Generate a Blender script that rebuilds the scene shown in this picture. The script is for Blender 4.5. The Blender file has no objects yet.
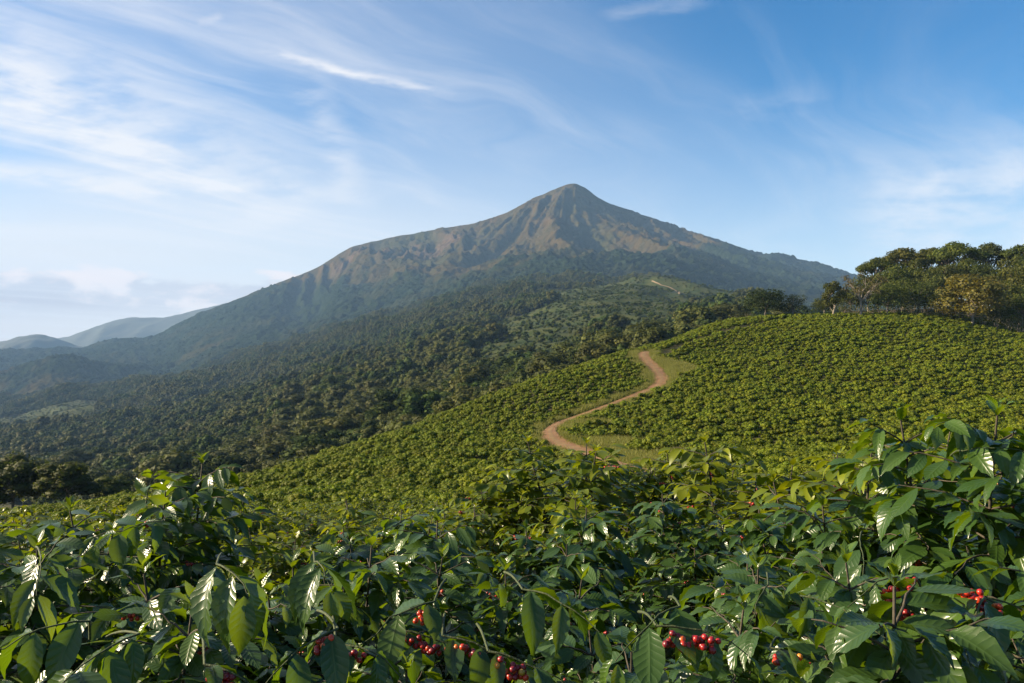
import bpy, math, numpy as np
from math import radians as R, pi

# ------------------------------------------------------------------ camera, sky, sun, exposure
sc = bpy.context.scene
COL = sc.collection
W, Hh, F = 1024.0, 683.0, 796.0
CX, CY = 512.0, 341.5
cam = bpy.data.cameras.new("camera"); cam_o = bpy.data.objects.new("camera", cam); COL.objects.link(cam_o)
cam.sensor_width = 36.0; cam.lens = 36.0 * F / W; cam.clip_start = 0.05; cam.clip_end = 60000
cam_o.location = (0, 0, 0); cam_o.rotation_euler = (pi / 2, 0, 0)
sc.camera = cam_o

SUN_AZ, SUN_EL = R(-85), R(22)            # azimuth to the right of +Y
SKY_STRENGTH = 0.05
world = bpy.data.worlds.new("World"); sc.world = world; world.use_nodes = True
sun = bpy.data.lights.new("sun", 'SUN'); sun.energy = 5.0; sun.angle = R(0.6); sun.color = (1.0, 0.82, 0.58)
sun_o = bpy.data.objects.new("sun", sun); COL.objects.link(sun_o)
sun_o.rotation_euler = (pi / 2 - SUN_EL, 0, pi - SUN_AZ)
sun_o.location = (-200, 100, 400)
vs = sc.view_settings
vs.view_transform = 'Standard'; vs.look = 'None'; vs.exposure = 1.66; vs.gamma = 1.0; vs.use_curve_mapping = False
sc.render.engine = 'CYCLES'
cy = sc.cycles
cy.use_denoising = True; cy.denoiser = 'OPENIMAGEDENOISE'
cy.max_bounces = 6; cy.diffuse_bounces = 3; cy.glossy_bounces = 2; cy.transmission_bounces = 3
cy.volume_bounces = 0; cy.transparent_max_bounces = 4
cy.caustics_reflective = False; cy.caustics_refractive = False
HAZE_DENSITY = 0.000066


class NT:
    """tiny helper that writes node maths as expressions"""
    def __init__(s, tree): s.t = tree; s.n = tree.nodes; s.l = tree.links
    def node(s, typ, ins=None, **kw):
        nd = s.n.new(typ)
        for k, v in kw.items(): setattr(nd, k, v)
        for k, v in (ins or {}).items(): s.put(nd.inputs[k], v)
        return nd
    def put(s, sock, v):
        if isinstance(v, bpy.types.NodeSocket): s.l.new(v, sock)
        else:
            try: sock.default_value = v
            except Exception: sock.default_value = (*v, 1.0) if len(v) == 3 else v
    def m(s, op, a, b=None, c=None, clamp=False):
        nd = s.n.new('ShaderNodeMath'); nd.operation = op; nd.use_clamp = clamp
        for i, v in enumerate((a, b, c)):
            if v is not None: s.put(nd.inputs[i], v)
        return nd.outputs[0]
    def mix(s, f, a, b, mode='MIX'):
        nd = s.n.new('ShaderNodeMix'); nd.data_type = 'RGBA'; nd.blend_type = mode
        s.put(nd.inputs[0], f); s.put(nd.inputs[6], a); s.put(nd.inputs[7], b)
        return nd.outputs[2]
    def ss(s, v, lo, hi, a=0.0, b=1.0):
        nd = s.node('ShaderNodeMapRange', {0: v, 1: lo, 2: hi, 3: a, 4: b}); nd.interpolation_type = 'SMOOTHSTEP'
        return nd.outputs[0]
    def noise(s, vec, scale, detail=4.0, rough=0.55, dist=0.0):
        nd = s.node('ShaderNodeTexNoise', {'Scale': scale, 'Detail': detail, 'Roughness': rough, 'Distortion': dist})
        if vec is not None: s.put(nd.inputs['Vector'], vec)
        return nd.outputs[0]
    def xyz(s, a, b, c): return s.node('ShaderNodeCombineXYZ', {0: a, 1: b, 2: c}).outputs[0]


def build_sky():
    g = NT(world.node_tree)
    bg = world.node_tree.nodes['Background']
    sky = g.node('ShaderNodeTexSky'); sky.sky_type = 'NISHITA'; sky.sun_disc = False
    sky.sun_elevation = SUN_EL; sky.sun_rotation = SUN_AZ
    sky.altitude = 1500; sky.air_density = 1.0; sky.dust_density = 0.8; sky.ozone_density = 1.8
    hs = g.node('ShaderNodeHueSaturation', {'Saturation': 1.5, 'Value': 1.06, 'Color': sky.outputs[0]})
    d = g.node('ShaderNodeTexCoord').outputs['Generated']
    sep = g.node('ShaderNodeSeparateXYZ', {0: d}); x, y, z = sep.outputs
    zc = g.m('ADD', g.m('MAXIMUM', z, 0.0), 0.09)
    pu, pv = g.m('DIVIDE', x, zc), g.m('DIVIDE', y, zc)         # the cloud sheet's plane
    ca, sa = math.cos(0.95), math.sin(0.95)
    a = g.m('ADD', g.m('MULTIPLY', pu, ca), g.m('MULTIPLY', pv, sa))   # along the wind
    b = g.m('SUBTRACT', g.m('MULTIPLY', pv, ca), g.m('MULTIPLY', pu, sa))
    warp = g.noise(g.xyz(g.m('MULTIPLY', a, .35), g.m('MULTIPLY', b, .6), 3.1), 1.0, 3)
    b2 = g.m('ADD', b, g.m('MULTIPLY', warp, 1.6))
    fine = g.noise(g.xyz(g.m('MULTIPLY', a, .30), g.m('MULTIPLY', b2, 1.5), 0.0), 1.5, 7, .62, .3)
    broad = g.noise(g.xyz(g.m('MULTIPLY', a, .22), g.m('MULTIPLY', b2, .42), 7.7), 1.0, 4, .5)
    leftness = g.ss(g.m('DIVIDE', x, g.m('MAXIMUM', y, .05)), .35, -.65)
    rightlow = g.m('MULTIPLY', g.ss(g.m('DIVIDE', x, g.m('MAXIMUM', y, .05)), .3, .7), g.ss(z, .34, .08))
    low = g.ss(z, .42, .02)
    dens = g.m('ADD', g.m('MULTIPLY', g.ss(fine, .42, .76), .62), g.m('MULTIPLY', g.ss(broad, .38, .72), .5))
    amt = g.m('ADD', g.m('ADD', g.m('MULTIPLY', leftness, .9), .15), g.m('MULTIPLY', rightlow, .55))
    amt = g.m('ADD', amt, g.m('MULTIPLY', low, .25))
    cirrus = g.m('MULTIPLY', dens, amt, clamp=True)
    # single bright streaks of cirrus: (azimuth slope, elevation slope) of both ends, half width, strength
    ty = g.m('MAXIMUM', y, .05); tx = g.m('DIVIDE', x, ty); tz = g.m('DIVIDE', z, ty)
    fray = g.noise(g.xyz(g.m('MULTIPLY', tx, 9.0), g.m('MULTIPLY', tz, 30.0), 1.0), 1.0, 5, .6)
    def streak(x0, y0, x1, y1, w, k, wob=.03):
        ax, ay, bx, by = (x0 - CX) / F, (CY - y0) / F, (x1 - CX) / F, (CY - y1) / F
        L = math.hypot(bx - ax, by - ay); ux, uy = (bx - ax) / L, (by - ay) / L
        dx, dy = g.m('SUBTRACT', tx, ax), g.m('SUBTRACT', tz, ay)
        al = g.m('DIVIDE', g.m('ADD', g.m('MULTIPLY', dx, ux), g.m('MULTIPLY', dy, uy)), L)
        ac = g.m('SUBTRACT', g.m('MULTIPLY', dy, ux), g.m('MULTIPLY', dx, uy))
        ac = g.m('ADD', ac, g.m('MULTIPLY', g.m('SUBTRACT', fray, .5), wob))
        prof = g.ss(g.m('ABSOLUTE', ac), w / F, 0.0)
        ends = g.m('MULTIPLY', g.ss(al, 0, .25), g.ss(al, 1.0, .7))
        return g.m('MULTIPLY', g.m('MULTIPLY', prof, ends), g.m('MULTIPLY', g.ss(fray, .3, .62), k))
    st = streak(240, 46, 480, 102, 8, .5)
    for q in ((-60, 158, 200, 196, 18, .6, .05), (150, 178, 420, 200, 16, .18, .06), (195, 26, 225, 14, 7, .25), (296, 60, 370, 215, 30, .34, .07),
              (-80, 20, 380, 250, 90, .42, .12), (720, 112, 840, 88, 24, .12, .06), (590, 14, 720, -4, 12, .18, .05), (850, 150, 905, 190, 18, .12, .06), (830, 235, 1090, 150, 70, .5, .12)):
        st = g.m('ADD', st, streak(*q))
    cirrus = g.m('ADD', cirrus, st, clamp=True)
    # low heaped cloud bank to the left, above a milky horizon
    lump = g.noise(g.xyz(g.m('MULTIPLY', tx, 11.0), g.m('MULTIPLY', tz, 30.0), 4.4), 1.0, 7, .58, .4)
    big = g.noise(g.xyz(g.m('MULTIPLY', tx, 4.0), g.m('MULTIPLY', tz, 6.0), 9.4), 1.0, 2)
    top = g.m('ADD', .086, g.m('MULTIPLY', g.m('SUBTRACT', lump, .5), .10))
    top = g.m('ADD', top, g.m('MULTIPLY', g.m('SUBTRACT', big, .5), .08))
    top = g.m('ADD', top, g.m('MULTIPLY', g.ss(tx, -.42, -.26), .018))
    bank = g.m('MULTIPLY', g.m('MULTIPLY', g.ss(tz, top, g.m('SUBTRACT', top, .012)), g.ss(tx, -.19, -.26)), g.m('ADD', .25, g.m('MULTIPLY', g.ss(tz, .018, .05), .75)))
    edge = g.m('SUBTRACT', top, tz)
    shade = g.ss(g.m('ADD', g.m('MULTIPLY', edge, 10.0), g.m('MULTIPLY', g.m('SUBTRACT', .5, lump), 4.5)), .05, .6)
    bank_col = g.mix(shade, (.42, .335, .295, 1), (.20, .182, .20, 1))
    milk = g.m('MULTIPLY', g.ss(tz, .32, .06), g.m('ADD', .30, g.m('MULTIPLY', leftness, .68)), clamp=True)
    c = g.mix(SKY_STRENGTH, (0, 0, 0, 1), hs.outputs[0])
    c = g.mix(milk, c, (.335, .306, .292, 1))
    c = g.mix(g.m('MULTIPLY', bank, .92), c, bank_col)
    c = g.mix(g.m('MULTIPLY', cirrus, .95), c, (.315, .31, .315, 1))
    world.node_tree.links.new(c, bg.inputs[0]); bg.inputs[1].default_value = 1.0


build_sky()

# ------------------------------------------------------------------ numeric helpers
rng = np.random.default_rng(11)
TBL = np.random.default_rng(5).uniform(-1, 1, (8, 256, 256))


def vnoise(x, y, seed=0):
    x = np.asarray(x, float); y = np.asarray(y, float)
    xi = np.floor(x).astype(int); yi = np.floor(y).astype(int)
    fx, fy = x - xi, y - yi
    fx = fx ** 3 * (fx * (fx * 6 - 15) + 10); fy = fy ** 3 * (fy * (fy * 6 - 15) + 10)
    T = TBL[seed % 8]; a, b = xi & 255, (xi + 1) & 255; c, d = yi & 255, (yi + 1) & 255
    return (T[a, c] * (1 - fx) + T[b, c] * fx) * (1 - fy) + (T[a, d] * (1 - fx) + T[b, d] * fx) * fy


def fbm(x, y, octv=4, seed=0, gain=.5):
    s, a, t = 0, 1.0, 0
    for i in range(octv):
        s = s + a * vnoise(x * 2.03 ** i + 17.3 * i, y * 2.03 ** i - 9.1 * i, seed + i); t += a; a *= gain
    return s / t


def ridged(x, y, octv=3, seed=0):
    s, a, t = 0, 1.0, 0
    for i in range(octv):
        s = s + a * (1 - 2.2 * np.abs(vnoise(x * 2.1 ** i, y * 2.1 ** i, seed + i))); t += a; a *= .5
    return s / t


def sstep(v, lo, hi):
    t = np.clip((np.asarray(v, float) - lo) / (hi - lo), 0, 1)
    return t * t * (3 - 2 * t)


def pchip(xs, ys, q):
    xs = np.asarray(xs, float); ys = np.asarray(ys, float); q = np.clip(q, xs[0], xs[-1])
    h = np.diff(xs); dl = np.diff(ys, axis=0) / (h if ys.ndim == 1 else h[:, None])
    d = np.zeros_like(ys)
    p = dl[:-1] * dl[1:]
    with np.errstate(divide='ignore', invalid='ignore'):
        hm = 2 * dl[:-1] * dl[1:] / (dl[:-1] + dl[1:])
    d[1:-1] = np.where(p > 0, np.nan_to_num(hm), 0)
    d[0] = dl[0]; d[-1] = dl[-1]
    i = np.clip(np.searchsorted(xs, q, side='right') - 1, 0, len(xs) - 2)
    hh = h[i]; t = (q - xs[i]) / hh
    if ys.ndim > 1: t = t[:, None]; hh = hh[:, None]
    return (ys[i] * (1 + 2 * t) * (1 - t) ** 2 + d[i] * hh * t * (1 - t) ** 2 + ys[i + 1] * t * t * (3 - 2 * t) + d[i + 1] * hh * t * t * (t - 1))


def unit(v): return v / np.maximum(np.linalg.norm(v, axis=-1, keepdims=True), 1e-9)


# ------------------------------------------------------------------ object helpers
def tag(o, label=None, cat=None, group=None, kind=None):
    for k, v in (('label', label), ('category', cat), ('group', group), ('kind', kind)):
        if v: o[k] = v
    return o


def mesh(name, verts, faces, mat=None, attrs=None, uvs=None, smooth=True):
    """faces: (n,3) or (n,4) array, or a list of such arrays"""
    me = bpy.data.meshes.new(name)
    fl = faces if isinstance(faces, list) else [faces]
    fl = [np.asarray(f, np.int32) for f in fl if len(f)]
    verts = np.asarray(verts, np.float32)
    me.vertices.add(len(verts)); me.vertices.foreach_set('co', verts.ravel())
    loops = np.concatenate([f.ravel() for f in fl]); tot = np.concatenate([np.full(len(f), f.shape[1], np.int32) for f in fl])
    me.loops.add(len(loops)); me.loops.foreach_set('vertex_index', loops)
    me.polygons.add(len(tot)); st = np.zeros(len(tot), np.int32); st[1:] = np.cumsum(tot)[:-1]
    me.polygons.foreach_set('loop_start', st); me.polygons.foreach_set('loop_total', tot)
    me.polygons.foreach_set('use_smooth', np.full(len(tot), smooth))
    for k, v in (attrs or {}).items():
        at = me.attributes.new(k, 'FLOAT', 'POINT'); at.data.foreach_set('value', np.asarray(v, np.float32))
    if uvs is not None:
        ul = me.uv_layers.new(name='uv'); ul.data.foreach_set('uv', np.asarray(uvs, np.float32)[loops].ravel())
    me.update(calc_edges=True); me.validate()
    if mat: me.materials.append(mat)
    return me


def obj(name, me, parent=None, loc=None):
    o = bpy.data.objects.new(name, me); COL.objects.link(o)
    if parent is not None: o.parent = parent
    if loc is not None: o.location = loc
    return o


def thing(name, label, cat, group=None, loc=(0, 0, 0), rz=0, s=1.0):
    o = bpy.data.objects.new(name, None); COL.objects.link(o); o.empty_display_size = .2
    o.location = loc; o.rotation_euler = (0, 0, rz); o.scale = (s, s, s) if np.isscalar(s) else s
    return tag(o, label, cat, group)


def grid_faces(nr, nc):
    i = np.arange(nr - 1)[:, None] * nc + np.arange(nc - 1)[None]
    return np.stack([i, i + 1, i + nc + 1, i + nc], -1).reshape(-1, 4)


def tubes(lines, sides=5):
    """lines: list of (points (k,3), radii (k,)) -> verts, quads"""
    V, Q, n = [], [], 0
    for P, r in lines:
        P = np.asarray(P, float); r = np.asarray(r, float); k = len(P)
        T = unit(np.gradient(P, axis=0)); ref = np.array([0, 0, 1.0]) if abs(T[0, 2]) < .8 else np.array([1.0, 0, 0])
        A = unit(np.cross(T, ref)); B = np.cross(T, A)
        ang = np.arange(sides) * 2 * pi / sides
        V.append((P[:, None] + r[:, None, None] * (A[:, None] * np.cos(ang)[None, :, None] + B[:, None] * np.sin(ang)[None, :, None])).reshape(-1, 3))
        i = np.arange(k - 1)[:, None] * sides + np.arange(sides)[None]; j = np.arange(k - 1)[:, None] * sides + (np.arange(sides)[None] + 1) % sides
        Q.append(np.stack([i, j, j + sides, i + sides], -1).reshape(-1, 4) + n); n += k * sides
    return np.concatenate(V), np.concatenate(Q)


# ------------------------------------------------------------------ materials
def new_mat(name):
    m = bpy.data.materials.new(name); m.use_nodes = True
    return m, NT(m.node_tree), m.node_tree.nodes['Principled BSDF']


def leaf_material(name, lo, hi, trans=(.10, .22, .02), k_trans=.3, rough=.4, spec=.4, veins=False, vary=.25, hue=.02, back=None):
    m, g, p = new_mat(name)
    t = g.node('ShaderNodeAttribute', attribute_name='tint').outputs['Fac']
    rnd = g.node('ShaderNodeObjectInfo').outputs['Random']
    c = g.mix(t, (*lo, 1), (*hi, 1))
    hs = g.node('ShaderNodeHueSaturation', {'Hue': g.m('ADD', .5 - hue / 2, g.m('MULTIPLY', rnd, hue)), 'Saturation': 1.0,
                                            'Value': g.m('ADD', 1 - vary, g.m('MULTIPLY', g.m('FRACT', g.m('MULTIPLY', rnd, 7.31)), 2 * vary)), 'Color': c})
    c = hs.outputs[0]
    tc = g.mix(t, (trans[0] * .7, trans[1] * .8, trans[2], 1), (trans[0] * 1.5, trans[1] * 1.25, trans[2], 1))
    if veins:
        uv = g.node('ShaderNodeUVMap').outputs[0]; s = g.node('ShaderNodeSeparateXYZ', {0: uv}); u, v = s.outputs[0], s.outputs[1]
        av = g.m('ABSOLUTE', g.m('SUBTRACT', v, .5))                       # distance from the midrib
        ph = g.m('MULTIPLY', g.m('SUBTRACT', u, g.m('MULTIPLY', av, .32)), 9.0 * pi)
        wv = g.m('ABSOLUTE', g.m('SINE', ph))
        rib = g.ss(av, .0, .045)
        hgt = g.m('ADD', g.m('MULTIPLY', g.m('POWER', wv, .6), g.ss(av, .0, .12)), g.m('MULTIPLY', rib, .5))
        bp = g.node('ShaderNodeBump', {'Strength': .26, 'Distance': .004, 'Height': hgt})
        g.put(p.inputs['Normal'], bp.outputs[0])
        vein = g.m('SUBTRACT', 1.0, g.m('MULTIPLY', g.ss(wv, 0.0, .22), rib))
        c = g.mix(g.m('MULTIPLY', vein, .35), c, (.10, .17, .035, 1))
        blot = g.ss(g.noise(g.node('ShaderNodeTexCoord').outputs['Object'], 60.0, 2), .62, .75)
        c = g.mix(g.m('MULTIPLY', blot, .25), c, (.09, .08, .02, 1))
    if back:
        bf = g.node('ShaderNodeNewGeometry').outputs['Backfacing']
        c = g.mix(g.m('MULTIPLY', bf, .6), c, (*back, 1))
    g.put(p.inputs['Base Color'], c); p.inputs['Roughness'].default_value = rough; p.inputs['Specular IOR Level'].default_value = spec
    tr = g.node('ShaderNodeBsdfTranslucent', {'Color': tc})
    mx = g.node('ShaderNodeMixShader', {0: k_trans, 1: p.outputs[0], 2: tr.outputs[0]})
    m.node_tree.links.new(mx.outputs[0], m.node_tree.nodes['Material Output'].inputs[0])
    return m


def bark_material(name, a, b, scale=30):
    m, g, p = new_mat(name)
    co = g.node('ShaderNodeTexCoord').outputs['Object']
    n = g.noise(co, scale, 4)
    g.put(p.inputs['Base Color'], g.mix(g.ss(n, .35, .65), (*a, 1), (*b, 1))); p.inputs['Roughness'].default_value = .85
    bp = g.node('ShaderNodeBump', {'Strength': .5, 'Distance': .01, 'Height': n}); g.put(p.inputs['Normal'], bp.outputs[0])
    return m


M_COFFEE = leaf_material("coffee_leaf", (.009, .027, .002), (.105, .158, .004), (.19, .30, .004), .25, .29, .42, True, .15, .015, (.03, .07, .02))
M_COFFEE_MID = leaf_material("coffee_leaf_plain", (.016, .042, .003), (.155, .185, .006), (.25, .31, .005), .30, .36, .25, False, .2, .02)
M_COFFEE_FAR = leaf_material("coffee_shrub_leaf", (.042, .070, .004), (.19, .205, .010), (.17, .24, .008), .24, .6, .12, False, .3, .03)
M_STEM = bark_material("coffee_stem", (.030, .026, .015), (.065, .052, .032), 40)
M_TWIG = bark_material("green_twig", (.022, .040, .010), (.05, .062, .018), 60)
M_TREE = leaf_material("tree_leaf", (.022, .036, .008), (.085, .098, .018), (.09, .13, .012), .18, .65, .10, False, .35, .035)
M_TREE_OLIVE = leaf_material("olive_tree_leaf", (.028, .038, .008), (.098, .098, .020), (.10, .12, .014), .18, .65, .10, False, .3, .04)
M_GROVE = leaf_material("grove_leaf", (.026, .040, .008), (.105, .112, .018), (.10, .14, .012), .2, .65, .1, False, .3, .035)
M_TREE_DARK = leaf_material("dark_tree_leaf", (.010, .020, .006), (.045, .060, .012), (.05, .08, .01), .15, .65, .1, False, .15, .02)
M_TREE_GOLD = leaf_material("golden_tree_leaf", (.042, .050, .008), (.18, .150, .018), (.22, .18, .015), .28, .55, .25, False, .15, .01)
M_TREE_BROWN = leaf_material("brown_tree_leaf", (.055, .052, .016), (.13, .118, .038), (.14, .09, .03), .22, .6, .2, False, .2, .02)
M_FOREST = leaf_material("forest_leaf", (.014, .030, .006), (.064, .084, .014), (.06, .09, .014), .15, .7, .06, False, .35, .03)
M_BARK = bark_material("bark", (.10, .08, .06), (.20, .17, .13), 6)
M_BARK_PALE = bark_material("pale_bark", (.14, .12, .09), (.25, .21, .165), 5)


def cherry_material():
    m, g, p = new_mat("coffee_cherry")
    t = g.node('ShaderNodeAttribute', attribute_name='tint').outputs['Fac']
    cr = g.node('ShaderNodeValToRGB', {0: t}); e = cr.color_ramp.elements
    e[0].position = 0; e[0].color = (.10, .006, .012, 1); e[1].position = 1; e[1].color = (.10, .16, .02, 1)
    for ps, cl in ((.35, (.30, .011, .008, 1)), (.62, (.48, .05, .010, 1)), (.8, (.52, .22, .02, 1))):
        x = e.new(ps); x.color = cl
    g.put(p.inputs['Base Color'], cr.outputs[0]); p.inputs['Roughness'].default_value = .36
    p.inputs['Subsurface Weight'].default_value = .0
    return m


M_CHERRY = cherry_material()

# ------------------------------------------------------------------ the lie of the land (camera at z = 0)
YN = np.concatenate([np.arange(0, 30, 1.0), np.arange(30, 260, 2.0), np.geomspace(260, 3200, 150)])
PXN = np.linspace(-520, 1560, 521)


def zpy(py, Y): return -(py - CY) / F * Y


NEAR = {  # column of the view: (distance, height) of the plantation hill's soil
    -520: [(16, -5.6), (30, -8.6), (60, -15), (110, -27), (170, -40), (300, -70)],
    0: [(16, -5.2), (30, -7.9), (60, -13.6), (100, -22), (150, -33), (300, -66)],
    150: [(16, -5.0), (30, -7.5), (60, -12.6), (90, -17.5), (150, -31), (300, -62)],
    230: [(16, -4.9), (30, -7.4), (60, -12.2), (88, -15.8), (120, -24), (300, -60)],
    340: [(16, -4.85), (30, -7.2), (60, -11.4), (90, -13.8), (112, -15.4), (150, -25), (300, -58)],
    450: [(16, -4.8), (30, -7.0), (60, -11.0), (90, -12.6), (132, zpy(416, 132)), (170, -20), (300, -52)],
    560: [(16, -4.7), (30, -6.7), (60, -10.3), (80, -11.6), (110, zpy(420, 110)), (150, zpy(376, 150)), (180, -9), (300, -34)],
    640: [(16, -4.7), (30, -6.7), (60, -9.9), (75, -11.0), (100, zpy(425, 100)), (130, zpy(387, 130)), (168, zpy(352, 168)), (200, -3.5), (300, -16)],
    740: [(16, -4.6), (30, -6.4), (60, -9.3), (75, -10.5), (110, zpy(400, 110)), (150, zpy(362, 150)), (212, zpy(321, 212)), (260, 3.5), (400, -8)],
    840: [(16, -4.5), (30, -6.1), (60, -9.0), (75, -10.1), (110, zpy(399, 110)), (150, zpy(355, 150)), (205, zpy(317, 205)), (250, 9), (400, 4)],
    930: [(16, -4.4), (30, -5.9), (60, -8.6), (75, -9.9), (110, zpy(397, 110)), (150, zpy(355, 150)), (196, zpy(321, 196)), (250, 10), (400, 12)],
    1024: [(16, -4.3), (30, -5.7), (60, -8.4), (75, -9.8), (110, zpy(396, 110)), (150, zpy(358, 150)), (190, zpy(337, 190)), (250, 10), (400, 16)],
    1560: [(30, -5.0), (60, -8), (75, -9.0), (110, -7), (150, -2), (190, 1), (250, 10), (400, 20)],
}
MID = {  # (distance, picture row) of the forested slope beyond it
    -520: [(150, 660), (500, 525), (1000, 475), (1800, 450), (2500, 440), (3200, 440)],
    0: [(150, 600), (250, 525), (500, 482), (1000, 446), (1500, 424), (2100, 404), (2500, 402), (3200, 420)],
    110: [(150, 585), (250, 512), (500, 468), (1000, 430), (1500, 408), (2200, 390), (2600, 392), (3200, 410)],
    230: [(150, 560), (250, 492), (400, 459), (700, 424), (1200, 398), (1800, 376), (2300, 364), (2800, 372), (3200, 385)],
    340: [(150, 520), (250, 460), (400, 425), (700, 390), (1200, 362), (1800, 343), (2300, 332), (2800, 345), (3200, 362)],
    450: [(150, 470), (250, 424), (400, 392), (700, 358), (1200, 329), (1800, 308), (2300, 298), (2800, 310), (3200, 330)],
    560: [(150, 430), (250, 392), (400, 362), (700, 330), (1000, 311), (1400, 294), (1800, 284), (2300, 281), (2800, 300), (3200, 320)],
    645: [(150, 395), (250, 366), (300, 356), (600, 325), (1000, 298), (1400, 281), (1600, 282), (2300, 296), (3200, 330)],
    740: [(150, 370), (250, 345), (400, 330), (700, 313), (950, 303), (1300, 306), (2000, 318), (3200, 345)],
    840: [(150, 365), (300, 345), (600, 330), (900, 324), (1500, 330), (3200, 350)],
    1024: [(150, 365), (300, 352), (900, 342), (1500, 346), (3200, 360)],
    1560: [(150, 365), (300, 356), (900, 352), (3200, 370)],
}


def table():
    cn = []
    for k, pts in NEAR.items():
        P = [(0, -1.95), (3, -2.25), (10, -3.35)] + pts
        sl = (P[-1][1] - P[-2][1]) / (P[-1][0] - P[-2][0]); P.append((3300, P[-1][1] + sl * (3300 - P[-1][0]) * .6))
        cn.append(pchip(*zip(*P), YN))
    zn = pchip(list(NEAR), np.array(cn), PXN)
    cm = []
    for k, pts in MID.items():
        Ys = np.log([p[0] for p in pts]); z = pchip(Ys, [p[1] for p in pts], np.log(np.maximum(YN, 1)))
        cm.append(z)
    pm = pchip(list(MID), np.array(cm), PXN)
    YY, PP = np.meshgrid(YN, PXN)
    XX = (PP - CX) / F * YY
    zm = zpy(pm, YY) - 7.0 * sstep(YY, 200, 400)
    zm += (ridged(XX / 260 + YY / 500, YY / 420, 3, 2) * 26 + fbm(XX / 90 + 3, YY / 130, 3, 5) * 13) * sstep(YY, 240, 700) * (YY / 1500 + .4) * .7
    zm = np.where(YY < 150, -900 + (YY < 150) * 0, zm)
    zn += fbm(XX / 22, YY / 22, 3, 3) * .55 * sstep(YY, 25, 60) * (1 - sstep(YY, 240, 320))
    k = 5.0                                                     # smooth union of the two slopes
    h = np.clip(.5 + .5 * (zn - zm) / k, 0, 1)
    return zm * (1 - h) + zn * h + k * h * (1 - h) * .25, zn > zm


ZG, NEARMASK = table()


def interp(tab, x, Y):
    Y = np.asarray(Y, float); Yc = np.clip(Y, .5, YN[-1])
    px = np.clip(CX + F * np.asarray(x, float) / Yc, PXN[0], PXN[-1])
    fi = np.interp(Yc, YN, np.arange(len(YN))); fj = (px - PXN[0]) / (PXN[1] - PXN[0])
    i = np.minimum(fi.astype(int), len(YN) - 2); j = np.minimum(fj.astype(int), len(PXN) - 2); a, b = fi - i, fj - j
    return (tab[j, i] * (1 - a) + tab[j, i + 1] * a) * (1 - b) + (tab[j + 1, i] * (1 - a) + tab[j + 1, i + 1] * a) * b


def ground_z(x, Y): return interp(ZG, x, Y)


MASKF = NEARMASK.astype(float)


def is_near(x, Y): return interp(MASKF, x, Y)


def to_ground(px, py, y0=20, y1=2400, cap=False):
    Y = np.geomspace(y0, y1, 3000); x = (px - CX) / F * Y
    row = CY - F * ground_z(x, Y) / Y
    if cap: py = max(py, row[Y < 2000].min() + 1.2)
    i = np.argmax(row <= py); return np.array([x[i], Y[i], ground_z(x[i], Y[i])])


def view(x, Y, z): return CX + F * x / Y, CY - F * z / Y


# the dirt track, its verges and the other bare strips, as lines on the ground
def polyline(pp, y0=20, y1=2400, step=1.0):
    P = np.array([to_ground(a, b, y0, y1, y0 > 300)[:2] for a, b in pp])
    t = np.concatenate([[0], np.cumsum(np.linalg.norm(np.diff(P, axis=0), axis=1))])
    q = np.linspace(0, t[-1], max(8, int(t[-1] / step)))
    out = np.stack([pchip(t, P[:, 0], q), pchip(t, P[:, 1], q)], -1)
    for _ in range(6): out[1:-1] = (out[:-2] + 2 * out[1:-1] + out[2:]) / 4
    return out


TRACK = polyline([(655, 480), (628, 469), (606, 461), (586, 454), (566, 447), (552, 439), (550, 431), (561, 423), (580, 416), (604, 408), (630, 398), (652, 390), (662, 380), (656, 370), (648, 363), (643, 356), (646, 352)], 45, 260)
ROWGAP = polyline([(662, 354), (690, 343), (720, 333), (750, 326), (790, 319)], 60, 260)
FAR_TRACKS = [polyline([(652, 281.5), (657, 284), (663, 286.5), (669, 288), (676, 291), (679, 295)], 500, 1800, 4),
              polyline([(683, 303), (688, 304.5), (694, 306)], 400, 1800, 4)]


def dist_to(line, x, y):
    x = np.atleast_1d(x); d = np.full(x.shape, 1e9)
    for p in line[::2]: d = np.minimum(d, np.hypot(x - p[0], y - p[1]))
    return d


PATCHES = [(to_ground(672, 367), 3.6, 8.0), (to_ground(598, 446), 4.5, 5.0), (to_ground(636, 462), 5, 4), (to_ground(590, 425), 2.5, 3.5)]


def grassy(x, y):
    """1 on the grassy verges of the track, where no coffee grows"""
    d = dist_to(TRACK, x, y) + fbm(np.atleast_1d(x) / 4, np.atleast_1d(y) / 4, 2, 1) * 1.6
    g = (1 - sstep(d, 2.2, 3.6)) * np.where((np.atleast_1d(y) > 96) & (np.atleast_1d(y) < 122), .62, 1)
    for c, rx, ry in PATCHES:
        g = np.maximum(g, 1 - sstep(np.hypot((x - c[0]) / rx, (y - c[1]) / ry) + fbm(np.atleast_1d(x) / 3, np.atleast_1d(y) / 3, 2, 4) * .3, .85, 1.1))
    return g


def field(x, Y):
    """1 on the lighter planted fields far off on the forested slope"""
    px = CX + F * x / Y
    n = fbm(x / 170, Y / 240, 3, 6) * 70
    n = n * 1.5
    a = sstep(px + n, 480, 540) * (1 - sstep(px + n, 705, 745)) * sstep(Y + n * 4, 540, 640) * (1 - sstep(Y + n * 3, 1500, 1650))
    b = (1 - sstep(px + n * .8, 70, 110)) * sstep(Y + n * 2, 1300, 1400) * (1 - sstep(Y + n * 2, 1750, 1850))
    c = sstep(px + n, 330, 360) * (1 - sstep(px + n, 400, 430)) * sstep(Y, 1250, 1300) * (1 - sstep(Y + n, 1480, 1520)) * .7
    return np.maximum(np.maximum(a, b), c)


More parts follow.
